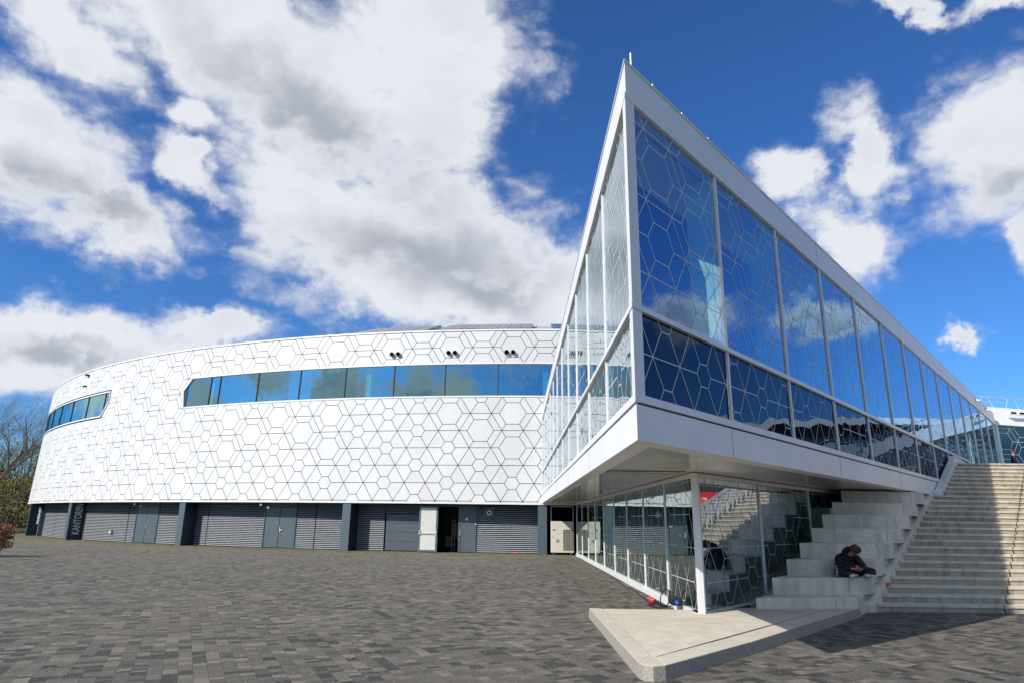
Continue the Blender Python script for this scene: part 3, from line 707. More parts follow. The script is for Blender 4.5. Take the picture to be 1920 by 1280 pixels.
def mitre(z0, z1, name, m, o1=.0, o0=-.12, par=None, sr=SR, sl=SL):
    """V-shaped band along both walls meeting cleanly at the tip"""
    def inter(ol, orr):   # intersection of the two offset lines
        p = Vector((A0[0]-LY*ol, A0[1]+LX*ol)); q = Vector((A0[0]+UY*orr, A0[1]-UX*orr))
        d1 = Vector((LX, LY)); d2 = Vector((UX, UY)); c = d1.x*d2.y-d1.y*d2.x; w_ = q-p
        t = (w_.x*d2.y-w_.y*d2.x)/c; return p+d1*t
    T1, T0 = inter(o1, o1), inter(o0, o0)
    l1, l0, r1_, r0_ = LW(sl, o1, 0), LW(sl, o0, 0), RW(sr, o1, 0), RW(sr, o0, 0)
    mb = MB(); mb.prism([l1[:2], T1[:], T0[:], l0[:2]], z0, z1)
    o_l = fixn(mb.build(name, m, par if par is not None else wing))
    mb = MB(); mb.prism([r1_[:2], r0_[:2], T0[:], T1[:]], z0, z1)
    o_r = fixn(mb.build(name, m, par if par is not None else wing))
    return o_l, o_r
mitre(ZG1+.04, ZR, 'roof_fascia', M['fasciagrey'], .02, -.25)
mitre(ZR, ZR+.03, 'roof_edge_cap', M['whitemetal'], .035, -.27)
mitre(ZG1-.03, ZG1+.04, 'head_rail', M['whitemetal'], .05, -.12)
mitre(ZF0, ZF1, 'lower_fascia', M['fasciagrey'], .03, -.25)
mitre(ZF1, ZF1+.025, 'shadow_gap', M['joint'], .0, -.2)
mitre(ZF1+.025, ZG0, 'ledge', M['fasciagrey'], .05, -.12)
mitre(ZS-.035, ZS+.035, 'sill_rail', M['whitemetal'], .055, -.10, sr=SR)
# fascia joints
for s in (2.6, 7.9, 13.2):
    wb(RW, s-.006, s+.006, .028, .0325, ZF0+.002, ZF1-.002, 'fascia_joint', M['vent'])
for s in (5.2, 10.5, 15.8, 21.1, 26.4): wb(LW, s-.006, s+.006, .028, .0325, ZF0+.002, ZF1-.002, 'fascia_joint', M['vent'])
for s in (7.9, 15.8, 23.7, 31.6): wb(RW, s-.006, s+.006, .018, .0225, ZG1+.05, ZR-.002, 'fascia_joint', M['vent'])
# tip post
for z0, z1 in ((ZG0, ZS-.035), (ZS+.035, ZG1-.03)):
    mitre(z0, z1, 'corner_post', M['whitemetal'], .045, -.06, sr=.105, sl=.09)
def rfr(u, z): return .62 if z > 5.6 else (.30 if z < 4.6 else (.5 if math.sin(u*2.3) > .2 else .32))
cellsR = lattice(-1, 42, 2.9, 7.6, .72, .54, 1.84, 3.73, rfr)
stepR = 2.655
k = 0; s = 0
while s < SR-.5:
    e = min(s+stepR, SR)
    for z0, z1, m_ in ((ZG0, ZS-.035, 'spandrel'), (ZS+.035, ZG1-.03, 'glassR')):
        if m_ == 'spandrel' and s > 25: continue
        wn = empty('glazing_bay'); wn.parent = wing
        b = MB(); b.poly([RW(s+.03, 0, z0), RW(e-.03, 0, z0), RW(e-.03, 0, z1), RW(s+.03, 0, z1)]); b.build('window_pane', M[m_], wn)
        if s < 30: frit('frit_pattern', RW, [(s+.08, z0), (e-.04, z0), (e-.04, z1), (s+.08, z1)], cellsR, .014, .004, wn, M['frit'])
    if e < SR-.1:
        wb(RW, e-.026, e+.026, -.10, .035, ZG0, ZG1-.03, 'mullion', M['whitemetal'])
    s = e
for k in range(1, 14):
    wb(RW, k*stepR-.02, k*stepR+.02, -.50, -.11, ZS+.04, ZG1-.05, 'glass_fin', M['fin'])
wb(RW, SR-.05, SR+.30, -.3, .10, 3.9, ZG1-.03, 'end_post', M['whitemetal'])
cellsL = lattice(-1, 32, 2.9, 7.6, .72, .54, 1.3, 3.73, rfr)
stepL = 2.62
b0 = .0
for k in range(11):
    s, e = k*stepL, min((k+1)*stepL, SL)
    for z0, z1 in ((ZG0, ZS-.035), (ZS+.035, ZG1-.03)):
        wn = empty('glazing_bay'); wn.parent = wing
        b = MB(); b.poly([LW(s+.03, 0, z0), LW(e-.03, 0, z0), LW(e-.03, 0, z1), LW(s+.03, 0, z1)]); b.build('window_pane', M['glassL'], wn)
        if k < 6: frit('frit_pattern', LW, [(s+.08, z0), (e-.04, z0), (e-.04, z1), (s+.08, z1)], cellsL, .015, .004, wn, M['frit'])
    wb(LW, e-.022, e+.022, -.09, .022, ZG0, ZG1-.03, 'mullion', M['whitemetal'])
# floor, ceiling, roof, soffit planks
def wedge(ymin, ymax, inset_l, inset_r):
    def xl(y): return A0[0]+(y-A0[1])*LX/LY+inset_l
    def xr(y): return A0[0]+(y-A0[1])*UX/UY-inset_r
    return xl, xr
xl, xr = wedge(0, 0, .27, .36)
ytip = A0[1]+ (.27+.36)/(UX/UY-LX/LY)
def wprism(z0, z1, y0, y1, name, m, par=wing):
    mb = MB(); pts = [(xl(y0), y0), (max(xr(y0), xl(y0)+.002), y0), (xr(y1), y1), (xl(y1), y1)]
    mb.prism(pts, z0, z1); return fixn(mb.build(name, m, par))
wprism(3.0, 3.15, ytip, 37, 'floor_slab', M['innerfloor'])
wprism(7.22, 7.3, ytip, 36.5, 'ceiling', M['innerpale'])
wprism(7.35, 7.7, ytip, 36.5, 'roof', M['roofsheet'])
so_ = MB(); y = ytip-.3
xl2, xr2 = (lambda y: A0[0]+(y-A0[1])*LX/LY+.245), (lambda y: A0[0]+(y-A0[1])*UX/UY-.33)
while y < 37:
    y1 = y+.292
    pts = [(xl2(y), y), (max(xr2(y), xl2(y)+.01), y), (max(xr2(y1), xl2(y1)+.01), y1), (xl2(y1), y1)]
    if xr2(y1) > xl2(y1)+.02: so_.prism(pts, ZF0+.012, ZF0+.04)
    y += .30
fixn(so_.build('soffit', M['soffit'], wing))
so2 = MB(); so2.prism([(xl2(ytip), ytip), (xl2(ytip)+.01, ytip), (xr2(37), 37), (xl2(37), 37)], ZF0+.05, ZF0+.1); so2.build('soffit_backing', M['joint'], wing)
# soffit grilles
for y, x0, x1 in ((12.95, 1.85, 3.3), (30.6, 2.1, 3.4)):
    gset = MB(); gset.box(x0, y-.22, ZF0-.006, x1, y+.22, ZF0+.01, 1)
    n = int((x1-x0)/.06)
    for i in range(n): gset.box(x0+.03+i*.06, y-.19, ZF0-.02, x0+.045+i*.06, y+.19, ZF0-.007, 0)
    gset.box(x0, y-.25, ZF0-.02, x1, y-.21, ZF0-.006, 0); gset.box(x0, y+.21, ZF0-.02, x1, y+.25, ZF0-.006, 0)
    gset.build('soffit_grille', [M['soffit'], M['vent']], wing)
# inner blue wall and columns
ib = MB(); ib.wbox(RW, .98, 27, -.62, -.56, 3.16, 6.62); fixn(ib.build('inner_wall', M['bluewall'], wing))
ib = MB(); ib.wbox(RW, 1.05, 27, -.72, -.63, 3.16, 6.62); fixn(ib.build('wall_backing', M['innerpale'], wing))
ib = MB()
for s in (4.2, 9.5, 14.8, 20): ib.tube([RW(s, -1.1, 3.16), RW(s, -1.1, 7.2)], .12, 12)
ib.build('inner_column', M['innerpale'], wing)
# roof edge pegs and rod
for s in (.73, 1.63, 2.54, 3.58, 4.67, 5.78, 6.9, 8.02, 9.2, 10.4, 11.6, 12.9, 14.2):
    b = MB(); b.tube([RW(s, .0, ZR+.03), RW(s, .0, ZR+.075)], .018, 6); b.build('roof_peg', M['chrome'], wing)
for s in (.9, 2.3, 4.2): 
    b = MB(); b.tube([LW(s, .0, ZR+.03), LW(s, .0, ZR+.075)], .018, 6); b.build('roof_peg', M['chrome'], wing)
b = MB(); b.tube([RW(.25, -.06, ZR+.03), RW(.25, -.06, ZR+.36)], .012, 6); b.build('roof_rod', M['whitemetal'], wing)
for s in (31.0, 34.5): 
    b = MB(); b.hexa([RW(s, .02, 7.50), RW(s+.16, .02, 7.50), RW(s+.16, .22, 7.46), RW(s, .22, 7.46), RW(s, .02, 7.64), RW(s+.16, .02, 7.64), RW(s+.16, .22, 7.49), RW(s, .22, 7.49)])
    fixn(b.build('fascia_floodlight', M['whitemetal'], wing))

# ------------------------------------------------------------------ PAVILION under the wing
pav = tag(empty('glass_pavilion'), 'glazed ground floor pavilion with white frames under the overhanging wing', 'building')
PX, PY = 3.5, 12.9
PR = lambda s, o, z: (PX+UX*s+UY*o, PY+UY*s-UX*o, z)
PL = lambda s, o, z: (PX-o, PY+s, z)
pcells = lattice(-1, 30, 0, 2.7, .80, .62, 2.5, .65, lambda u, z: .33 if z < 1.5 else .5)
stL = 2.55
for k in range(9):
    s, e = k*stL+(.0 if k else 0), (k+1)*stL
    wn = empty('glazing_bay'); wn.parent = pav
    b = MB(); b.poly([PL(s+.03, 0, .16), PL(e-.02, 0, .16), PL(e-.02, 0, 2.57), PL(s+.03, 0, 2.57)]); b.build('window_pane', M['glassP'], wn)
    if k < 7: frit('frit_pattern', PL, [(s+.1, .16), (e-.03, .16), (e-.03, 2.57), (s+.1, 2.57)], pcells, .012, .004, wn, M['frit'])
    wb(PL, e-.022, e+.022, -.08, .022, .15, 2.57, 'mullion', M['whitemetal'], pav)
wb(PL, .07, 9*stL+.03, -.08, .07, 0, .15, 'base_rail', M['whitemetal'], pav, .006)
wb(PL, .07, 9*stL+.03, -.08, .055, 2.57, 2.648, 'head_rail', M['whitemetal'], pav)
b = MB(); b.prism([(PX-.05, PY-.06), (PX+.05, PY-.06), (PX+.10, PY+.03), (PX-.05, PY+.07)], .0, 2.648); fixn(b.build('corner_post', M['whitemetal'], pav))
# right side: bottom follows the seating slope
def zb(s):
    return max(.16, .28+(s-3.06)*.213)
brk = [.12, 3.1, 6.45, 10.1, 13.8, 17.5]
for a, e in zip(brk, brk[1:]):
    wn = empty('glazing_bay'); wn.parent = pav
    if zb(a) > 2.4: break
    ze = min(zb(e), 2.5)
    reg = [(a+.03, zb(a)), (e-.03, ze), (e-.03, 2.57), (a+.03, 2.57)]
    if a < .5: reg = [(a, .16), (2.5, .16), (e-.03, ze), (e-.03, 2.57), (a, 2.57)]
    b = MB(); b.poly([PR(x, 0, z) for x, z in reg]); b.build('window_pane', M['glassQ'], wn)
    frit('frit_pattern', PR, reg, lattice(-1, 30, 0, 2.7, .80, .62, 2.45, .65, lambda u, z: .33 if z < 1.5 else .5), .011, .004, wn, M['frit'])
    b = MB(); b.wbox(PR, e-.024, e+.024, -.08, .03, ze, 2.57); fixn(b.build('mullion', M['whitemetal'], pav))
wb(PR, .1, 14.2, -.08, .055, 2.57, 2.648, 'head_rail', M['whitemetal'], pav)
b = MB(); b.wbox(PR, .1, 2.5, -.10, .05, 0.14, .17); b.wbox(PR, 2.5, 13.5, -.12, .45, -.02, .16, 0, 2.3, zb(13.5)-.01); fixn(b.build('base_kerb', M['seats'], pav))
# inside
b = MB(); b.prism([(PX+.1, PY+.3), (PX+5, PY+6.2), (PX+20, 36), (PX+.1, 36)], .0, .02); b.build('inner_floor', M['innerfloor'], pav)
b = MB(); b.prism([(PX+.2, 15.2+.4), (PX+.2, 15.2+.55), (5.4, 19.0), (5.5, 18.7)], .02, .0201); 
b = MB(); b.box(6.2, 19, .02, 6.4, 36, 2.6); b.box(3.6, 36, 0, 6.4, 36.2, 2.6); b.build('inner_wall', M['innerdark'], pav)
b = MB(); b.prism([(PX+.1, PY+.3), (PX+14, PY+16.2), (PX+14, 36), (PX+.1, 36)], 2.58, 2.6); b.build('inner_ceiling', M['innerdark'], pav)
for s in (3.1, 6.45): wb(PR, s-.25, s+.0, -.5, -.12, zb(s)+.0, 2.56, 'glass_fin', M['innergreen'], pav)
for k in (1, 2, 3, 4, 5): wb(PL, k*stL-.02, k*stL+.02, -.38, -.09, .15, 2.56, 'glass_fin', M['innergreen'], pav)
b = MB()
for k, (x, y, h) in enumerate(((4.6, 15.2, 1.0), (5.1, 17.2, .9), (4.6, 19.4, 1.15), (5.4, 21.5, .9))): b.box(x, y, .02, x+.75, y+1.0, h)
b.build('counter', M['innergreen'], pav)

# wall between pavilion and hall: black back wall and AC unit
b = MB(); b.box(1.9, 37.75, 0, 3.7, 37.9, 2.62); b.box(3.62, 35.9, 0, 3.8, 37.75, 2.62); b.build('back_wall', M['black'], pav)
b = MB(); b.box(2.22, 37.3, 1.72, 2.27, 37.36, 2.52); b.box(3.42, 37.3, 1.72, 3.47, 37.36, 2.52); b.box(2.27, 37.3, 2.47, 3.42, 37.36, 2.52); b.build('opening_frame', M['rail'], pav)
ac = tag(empty('air_conditioner'), 'beige outdoor air conditioning unit on feet between the last column and the glass pavilion', 'air conditioner')
b = MB(); b.box(2.2, 36.75, .12, 3.42, 37.25, 1.72); bevel(b.build('casing', M['beige'], ac), .02)
b = MB(); b.box(2.84, 36.735, .25, 3.36, 36.748, 1.30, 1)
for i in range(9): b.box(2.84+i*.064, 36.722, .25, 2.85+i*.064, 36.734, 1.30)
for i in range(14): b.box(2.84, 36.715, .25+i*.08, 3.36, 36.721, .258+i*.08)
b.build('fan_grille', [M['beige'], M['mesh']], ac)
b = MB(); b.box(2.48, 36.735, .65, 2.62, 36.748, .80); b.build('side_plate', M['solarframe'], ac)
b = MB(); b.box(2.3, 36.735, 1.25, 2.42, 36.748, 1.32); b.build('blue_sticker', M['plugblue'], ac)
b = MB(); b.box(2.3, 36.735, .88, 2.36, 36.748, .92); b.build('red_sticker', M['plugred'], ac)
for x in (2.28, 3.22):
    b = MB(); b.box(x, 36.72, .0, x+.12, 37.25, .12); b.build('foot', M['mesh'], ac)

# ------------------------------------------------------------------ raised island
isl = tag(empty('raised_platform'), 'pointed concrete platform with a speckled stone kerb below the glass corner', 'platform')
tipx, tipy = 1.5, 8.25
def rl(y, o=0): return 1.5+(y-7.78)*UX/UY+o      # outer right line
outer = [(1.5, 13.37), (1.5, 8.42), (1.545, 8.20), (1.63, 8.14), (1.84, 8.2)]
outer = [(1.5, 13.4), (1.5, 8.30), (1.53, 8.14), (1.68, 8.06), (1.83, 8.16), (6.35, 13.33), (6.95, 13.98), (6.98, 14.2), (6.9, 14.28)]
inner = [(1.76, 13.4), (1.76, 8.83), (1.80, 8.73), (6.15, 13.72), (6.3, 14.2)]
# kerb as lofted ring segments
kb = MB()
segs = [((1.5, 13.4), (1.76, 13.4)), ((1.5, 10.9), (1.76, 10.9)), ((1.5, 8.42), (1.76, 8.90)), ((1.53, 8.26), (1.765, 8.85)), ((1.64, 8.19), (1.78, 8.82)), ((1.80, 8.27), (1.80, 8.80)),
        ((3.4, 9.955), (3.2, 10.33)), ((4.95, 11.73), (4.7, 12.05)), ((6.35, 13.33), (6.15, 13.72)), ((6.95, 13.98), (6.3, 14.0)), ((6.98, 14.2), (6.35, 14.25))]
def ks(i, j, name='kerb_stone'):
    k_ = MB()
    for a, b_ in zip(segs[i:j], segs[i+1:j+1]):
        (o1, i1), (o2, i2) = a, b_
        def sh_(p, q, f): return (p[0]+(q[0]-p[0])*f, p[1]+(q[1]-p[1])*f)
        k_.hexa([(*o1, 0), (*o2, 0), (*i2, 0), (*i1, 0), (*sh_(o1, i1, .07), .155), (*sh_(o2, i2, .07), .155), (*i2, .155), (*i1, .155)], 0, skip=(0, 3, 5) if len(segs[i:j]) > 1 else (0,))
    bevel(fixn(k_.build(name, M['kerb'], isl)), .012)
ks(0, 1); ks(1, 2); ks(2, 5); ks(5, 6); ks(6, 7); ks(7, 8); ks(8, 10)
b = MB(); b.prism([(1.775, 13.4), (1.775, 8.93), (1.81, 8.845), (6.13, 13.74), (6.25, 14.35), (3.45, 13.4)], 0, .15); b.build('slab', M['slab'], isl)
b = MB(); b.poly([(1.6, 13.3, .1), (1.7, 8.7, .1), (6.5, 14.2, .1), (3.5, 13.3, .1)]); b.build('joint_filler', M['joint'], isl)

# ------------------------------------------------------------------ STAIRS
st = tag(empty('concrete_staircase'), 'broad weathered concrete staircase climbing beside the glass wing', 'staircase')
NS, RIS, RUN, Y0 = 25, .155, .365, 14.75
def sx(y): return 7.65+(y-14.72)*UX/UY
SRX = 15.2
stepmesh = None
for k in range(NS):
    y = Y0+RUN*k; z = RIS*(k+1)
    b = MB()
    x0, x1 = sx(y), sx(y)+SRX-7.65
    yb = y+RUN if k < NS-1 else y+.6
    xb0, xb1 = sx(yb), sx(yb)+SRX-7.65
    # tread with a projecting nosing, riser set back below
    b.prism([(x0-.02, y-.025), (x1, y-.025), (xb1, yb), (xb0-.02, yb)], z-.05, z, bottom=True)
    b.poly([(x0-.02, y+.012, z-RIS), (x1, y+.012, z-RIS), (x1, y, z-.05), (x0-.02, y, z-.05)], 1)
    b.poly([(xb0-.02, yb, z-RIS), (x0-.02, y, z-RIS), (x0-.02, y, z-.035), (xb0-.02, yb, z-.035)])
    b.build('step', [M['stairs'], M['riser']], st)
jg = MB()
for k in range(NS):
    y = Y0+RUN*k; z = RIS*(k+1); x = 10.28+(y-14.75)*UX/UY
    jg.poly([(x-.018, y-.003, z-.037), (x+.02, y+.008, z-RIS), (x+.045, y+.008, z-RIS), (x+.02, y-.003, z-.037)])
    jg.poly([(x-.018, y-.028, z-.034), (x+.015, y-.028, z-.034), (x+.015, y-.028, z+.001), (x-.018, y-.028, z+.001)])
jg.build('joint_gap', M['rubber'], st)
b = MB(); b.poly([(7.7, 14.9, 0), (15.1, 14.9, 0), (23.4, 24.5, 3.75), (15.9, 24.5, 3.75)]); b.build('stair_core', M['stairs'], st)
# stringer on the left of the flight, cut in two lengths
def zst(y): return RIS+(y-Y0)*RIS/RUN
def stringer(y0, y1, w, dz, name, m, extra=0):
    b = MB(); p0 = (sx(y0)-w, y0), (sx(y0)-.02, y0); p1 = (sx(y1)-w, y1), (sx(y1)-.02, y1)
    za, zc = zst(y0)+dz, zst(y1)+dz
    b.hexa([(*p0[0], 0), (*p0[1], 0), (*p1[1], 0), (*p1[0], 0), (*p0[0], za), (*p0[1], za), (*p1[1], zc), (*p1[0], zc)]); return fixn(b.build(name, m, st))
stringer(14.62, 16.0, .33, .05, 'stringer', M['seats']); stringer(16.015, 18.2, .33, .055, 'stringer', M['seats']); stringer(18.215, 20.9, .33, .05, 'stringer', M['seats'])
# upper flight cheek below the glass
DZT = NS*RIS
b = MB()
for s0, s1 in ((17.3, 20.9), (20.9, 25.6)):
    ta = zst(A0[1]+UY*s0)-.12 if s0 < 20 else DZT+.12; tb = DZT+.12
    b.hexa([RW(s0, .06, ta-.4), RW(s1, .06, tb-.5), RW(s1, .25, tb-.5), RW(s0, .25, ta-.4), RW(s0, .06, ta+.1), RW(s1, .06, tb), RW(s1, .25, tb), RW(s0, .25, ta+.1)])
fixn(b.build('cheek_strip', M['whitemetal'], st))
b = MB(); ya, yb = 14.8, 23.6; wx = SRX-7.65
b.hexa([(sx(ya)+wx, ya, 0), (sx(ya)+wx+.25, ya, 0), (sx(yb)+wx+.25, yb, 0), (sx(yb)+wx, yb, 0), (sx(ya)+wx, ya, .22), (sx(ya)+wx+.25, ya, .22), (sx(yb)+wx+.25, yb, DZT+.05), (sx(yb)+wx, yb, DZT+.05)]); fixn(b.build('side_wall', M['seats'], st))
# deck behind the flight
dk = MB(); dk.prism([(16.05, 23.52), (60, 23.52), (60, 60), (34, 60)], 3.6, NS*RIS+.002)
tag(dk.build('upper_deck', M['stairs']), kind='structure')

# ------------------------------------------------------------------ SEATING
se = tag(empty('seating_terrace'), 'eight tier pale concrete seating in the shade under the glass wing', 'seating')
def bench(k):
    L = (4.75+.60*k, 13.64+.685*k); C = (6.85+.62*k, 13.93+.66*k); Sx = (sx(15.45+.78*k)-.335, 15.45+.78*k)
    return L, C, Sx
for k in range(8):
    L, C, Sx = bench(k); z0 = .0 if k == 0 else .35+.325*(k-1); z1 = .35+.325*k
    E1 = (sx(22.5)-.335, 22.5); E0 = (3.55+(22.5-12.9)*UX/UY+.3, 22.5)
    b = MB(); n = 6; pts = [L, C, Sx, E1, E0]
    b.prism([L, C, Sx, E1, E0], z0, z1, bottom=False)
    bevel(fixn(b.build('seat_block', M['seats'], se)), .012)
    # half step next to the stringer
    y = Sx[1]-.55
    if k > 0 or True:
        b = MB(); f = .42
        q0 = (Sx[0]+(C[0]-Sx[0])*f, Sx[1]+(C[1]-Sx[1])*f)
        nx, ny = .76*.34, -.65*.34
        b.prism([q0, (q0[0]+nx*.0+.0, q0[1]), Sx], z0, z0) if False else None
jb = MB()
for k in range(8):
    L, C, Sx = bench(k); z0 = .15 if k == 0 else .35+.325*(k-1); z1 = .35+.325*k
    for f in ((.78,) if k < 3 else (.86,)):
        x, y = L[0]+(C[0]-L[0])*f, L[1]+(C[1]-L[1])*f-.003
        jb.poly([(x-.006, y, z0+.01), (x+.006, y+.001, z0+.01), (x+.006, y+.001, z1-.012), (x-.006, y, z1-.012)])
    # dark seam where the block meets the tier below and small recessed foot marks
    for f in (.35, .75):
        x, y = C[0]+(Sx[0]-C[0])*f, C[1]+(Sx[1]-C[1])*f
        d = Vector((Sx[0]-C[0], Sx[1]-C[1])).normalized(); o = Vector((d.y, -d.x))*.004
        zz = z0+(z1-z0)*.5
        p = Vector((x, y))+o; q = p+d*.42
        jb.poly([(p.x, p.y, zz-.012), (q.x, q.y, zz-.012), (q.x, q.y, zz+.012), (p.x, p.y, zz+.012)])
jb.build('block_joints', M['vent'], se)

# ------------------------------------------------------------------ people
def skinmesh(name, chains, m, parent, sub=2, mats=None):
    """chains: list of [(x,y,z,r),...]; first vertex of each chain may coincide with an existing one"""
    vs, es, rs = [], [], []
    def vid(p):
        for i, v in enumerate(vs):
            if (Vector(v)-Vector(p[:3])).length < 1e-4: return i
        vs.append(tuple(p[:3])); rs.append(p[3] if not isinstance(p[3], tuple) else p[3]); return len(vs)-1
    for c in chains:
        prev = None
        for p in c:
            i = vid(p)
            if prev is not None and i != prev: es.append((prev, i))
            prev = i
    me = bpy.data.meshes.new(name+'_sk'); me.from_pydata(vs, es, []); me.update()
    o = bpy.data.objects.new(name+'_tmp', me); COL.objects.link(o)
    sk = o.modifiers.new('s', 'SKIN'); sk.use_smooth_shade = True
    if not me.skin_vertices: pass
    layer = me.skin_vertices[0].data
    for i, r in enumerate(rs):
        layer[i].radius = r if isinstance(r, tuple) else (r, r); layer[i].use_root = (i == 0)
    ss = o.modifiers.new('u', 'SUBSURF'); ss.levels = sub; ss.render_levels = sub
    bpy.context.view_layer.update()
    m2 = bpy.data.meshes.new_from_object(o.evaluated_get(bpy.context.evaluated_depsgraph_get()))
    bpy.data.objects.remove(o); bpy.data.meshes.remove(me)
    m2.name = name; m2.materials.clear(); m2.materials.append(m)
    m2.polygons.foreach_set('use_smooth', [True]*len(m2.polygons))
    r = bpy.data.objects.new(name, m2); COL.objects.link(r); r.parent = parent; return r
def hand(base, d, side, curl=.5):
    """five short finger chains from the palm"""
    base = Vector(base); d = Vector(d).normalized(); sd = Vector(side).normalized(); dn = d.cross(sd).normalized()
    if dn.z > 0: dn = -dn
    palm = base+d*.085; ch = [[(*base, .024), (*(base+d*.045), (.036, .016)), (*palm, (.036, .014))]]
    for i, (o, l) in enumerate(((-.030, .068), (-.010, .078), (.011, .072), (.030, .056))):
        r = palm+sd*o+d*.01; a = r+d*l*.5+dn*l*.15; e = a+(d*(1-curl)+dn*curl)*l*.5
        ch.append([(*palm, (.036, .014)), (*r, .010), (*a, .009), (*e, .007)])
    t0 = base+d*.03-sd*.03; ch.append([(*(base+d*.045), (.036, .016)), (*(t0-sd*.012+d*.02), .011), (*(t0-sd*.02+d*.055), .009)])
    return ch
def sphere_part(name, c, r, m, parent, seg=16, noise=0, sc=(1, 1, 1), rot=None):
    bm = bmesh.new(); bmesh.ops.create_uvsphere(bm, u_segments=seg, v_segments=seg//2+2, radius=1)
    rnd = random.Random(3)
    for v in bm.verts:
        k = 1+noise*(rnd.random()-.5); v.co = Vector((v.co.x*r*sc[0]*k, v.co.y*r*sc[1]*k, v.co.z*r*sc[2]*k))
        if rot is not None: v.co = rot@v.co
        v.co += Vector(c)
    me = bpy.data.meshes.new(name); bm.to_mesh(me); bm.free(); me.materials.append(m)
    me.polygons.foreach_set('use_smooth', [True]*len(me.polygons))
    o = bpy.data.objects.new(name, me); COL.objects.link(o); o.parent = parent; return o
def seated():
    """cross-legged, hunched forward over a phone, facing -Y and slightly to the right"""
    p = bpy.data.objects.new('person', None); COL.objects.link(p)
    def loft(mb, rings, sides=18):
        i0 = len(mb.v); n = len(rings); cs = [Vector(q[:3]) for q in rings]
        for k, (cx_, cy_, cz_, rx_, ry_) in enumerate(rings):
            d = (cs[min(k+1, n-1)]-cs[max(k-1, 0)]).normalized(); a = Vector((1, 0, 0)); a = (a-d*a.dot(d)).normalized(); b_ = d.cross(a)
            for q in range(sides):
                t = 6.2832*q/sides; mb.v.append(tuple(cs[k]+a*math.cos(t)*rx_+b_*math.sin(t)*ry_))
        for k in range(n-1):
            for q in range(sides):
                q2 = (q+1) % sides; mb.f.append((i0+k*sides+q, i0+k*sides+q2, i0+(k+1)*sides+q2, i0+(k+1)*sides+q)); mb.m.append(0)
        mb.f.append(tuple(i0+q for q in range(sides-1, -1, -1))); mb.f.append(tuple(i0+(n-1)*sides+q for q in range(sides))); mb.m += [0, 0]
    tag(p, 'person sitting cross-legged on the pale seating, hunched over a phone in a black padded jacket', 'person')
    V = Vector
    neck, hc = V((.035, -.13, .475)), V((.085, -.235, .535))
    down = V((.28, -.80, -.62)).normalized()                      # direction the face looks
    body = [[(0, .02, .12, .10), (0, .04, .27, .085), (.01, .01, .40, .08), (*neck, .055), (*(neck+hc*1)/2, .055) if False else (.055, -.17, .50, .058), (*hc, .082), (*(hc+down*.035), .074)],
            [(.01, .01, .40, .08), (-.17, -.04, .38, .05), (-.25, -.14, .20, .042), (-.09, -.30, .175, .030), (-.045, -.325, .175, .022)],
            [(.01, .01, .40, .08), (.19, -.04, .38, .05), (.28, -.15, .20, .042), (.17, -.30, .175, .030), (.125, -.325, .175, .022)],
            [(0, .02, .12, .10), (-.11, -.05, .09, .06), (-.37, -.25, .10, .035), (-.12, -.36, .055, .042), (.02, -.40, .04, .032)],
            [(0, .02, .12, .10), (.11, -.05, .09, .06), (.39, -.25, .12, .035), (.22, -.38, .06, .042), (.12, -.42, .045, .032)]]
    body += hand((-.045, -.325, .175), (1, -.5, .1), (0, -.4, .9), .55)+hand((.125, -.325, .175), (-1, -.5, .1), (0, -.4, .9), .55)
    skinmesh('body', body, M['skin'], p, 2)
    side = down.cross(V((0, 0, 1))).normalized(); upv = side.cross(down)
    fc = hc+down*.088
    sphere_part('nose', fc+down*.006-upv*.012, .015, M['skin'], p, 10)
    for q in (-1, 1):
        sphere_part('eye', fc+side*.032*q+upv*.018-down*.008, .009, M['rubber'], p, 8)
        sphere_part('ear', hc+side*.083*q-upv*.005, .024, M['skin'], p, 10, sc=(.6, .8, 1.2))
    jm = MB(); path = [(V((0, .03, .10)), .19, .165), (V((0, .045, .20)), .205, .175), (V((0, .045, .30)), .215, .165), (V((.005, .015, .38)), .205, .14), (V((.015, -.045, .445)), .15, .11), (V((.03, -.10, .475)), .10, .08)]
    rings = []
    for i in range(31):
        t = i/30*4.999; k = int(t); f = t-k; c = path[k][0].lerp(path[k+1][0], f); w_ = .955+.045*abs(math.sin(i*math.pi/4))
        rings.append((*c, (path[k][1]*(1-f)+path[k+1][1]*f)*w_, (path[k][2]*(1-f)+path[k+1][2]*f)*w_))
    loft(jm, rings)
    def arm(x):
        P4 = [V((x*.55, .0, .40)), V((x, -.02, .37)), V((x*1.38, -.13, .21)), V((x*1.1, -.22, .17)), V((x*.55+.02, -.30, .178))]; R4 = [.09, .092, .082, .072, .052]; rg = []
        for i in range(29):
            t = i/28*3.999; k = int(t); f = t-k; c = P4[k].lerp(P4[k+1], f); w_ = (R4[k]*(1-f)+R4[k+1]*f)*(.93+.07*abs(math.sin(i*math.pi/3.5)))
            rg.append((*c, w_, w_))
        pts_ = [q[:3] for q in rg]; jm.tube(pts_, [q[3] for q in rg], 14)
    arm(-.18); arm(.195)
    jk = jm.build('jacket', M['jacket'], p, smooth=True)
    # hood lying thick behind and over the back of the head
    skinmesh('jacket_hood', [[(-.09, -.06, .455, .06), (-.065, -.055, .52, .07), (-.01, -.08, .565, .072), (.06, -.08, .54, .062), (.11, -.08, .48, .055)], [(-.01, -.08, .565, .072), (.02, -.14, .585, .055)]], M['jacket'], p, 2)
    hb = hc-down*.025+upv*.035
    sphere_part('hair', hb, .103, M['hair'], p, 24, .10, (.98, 1.06, .95))
    b = MB()
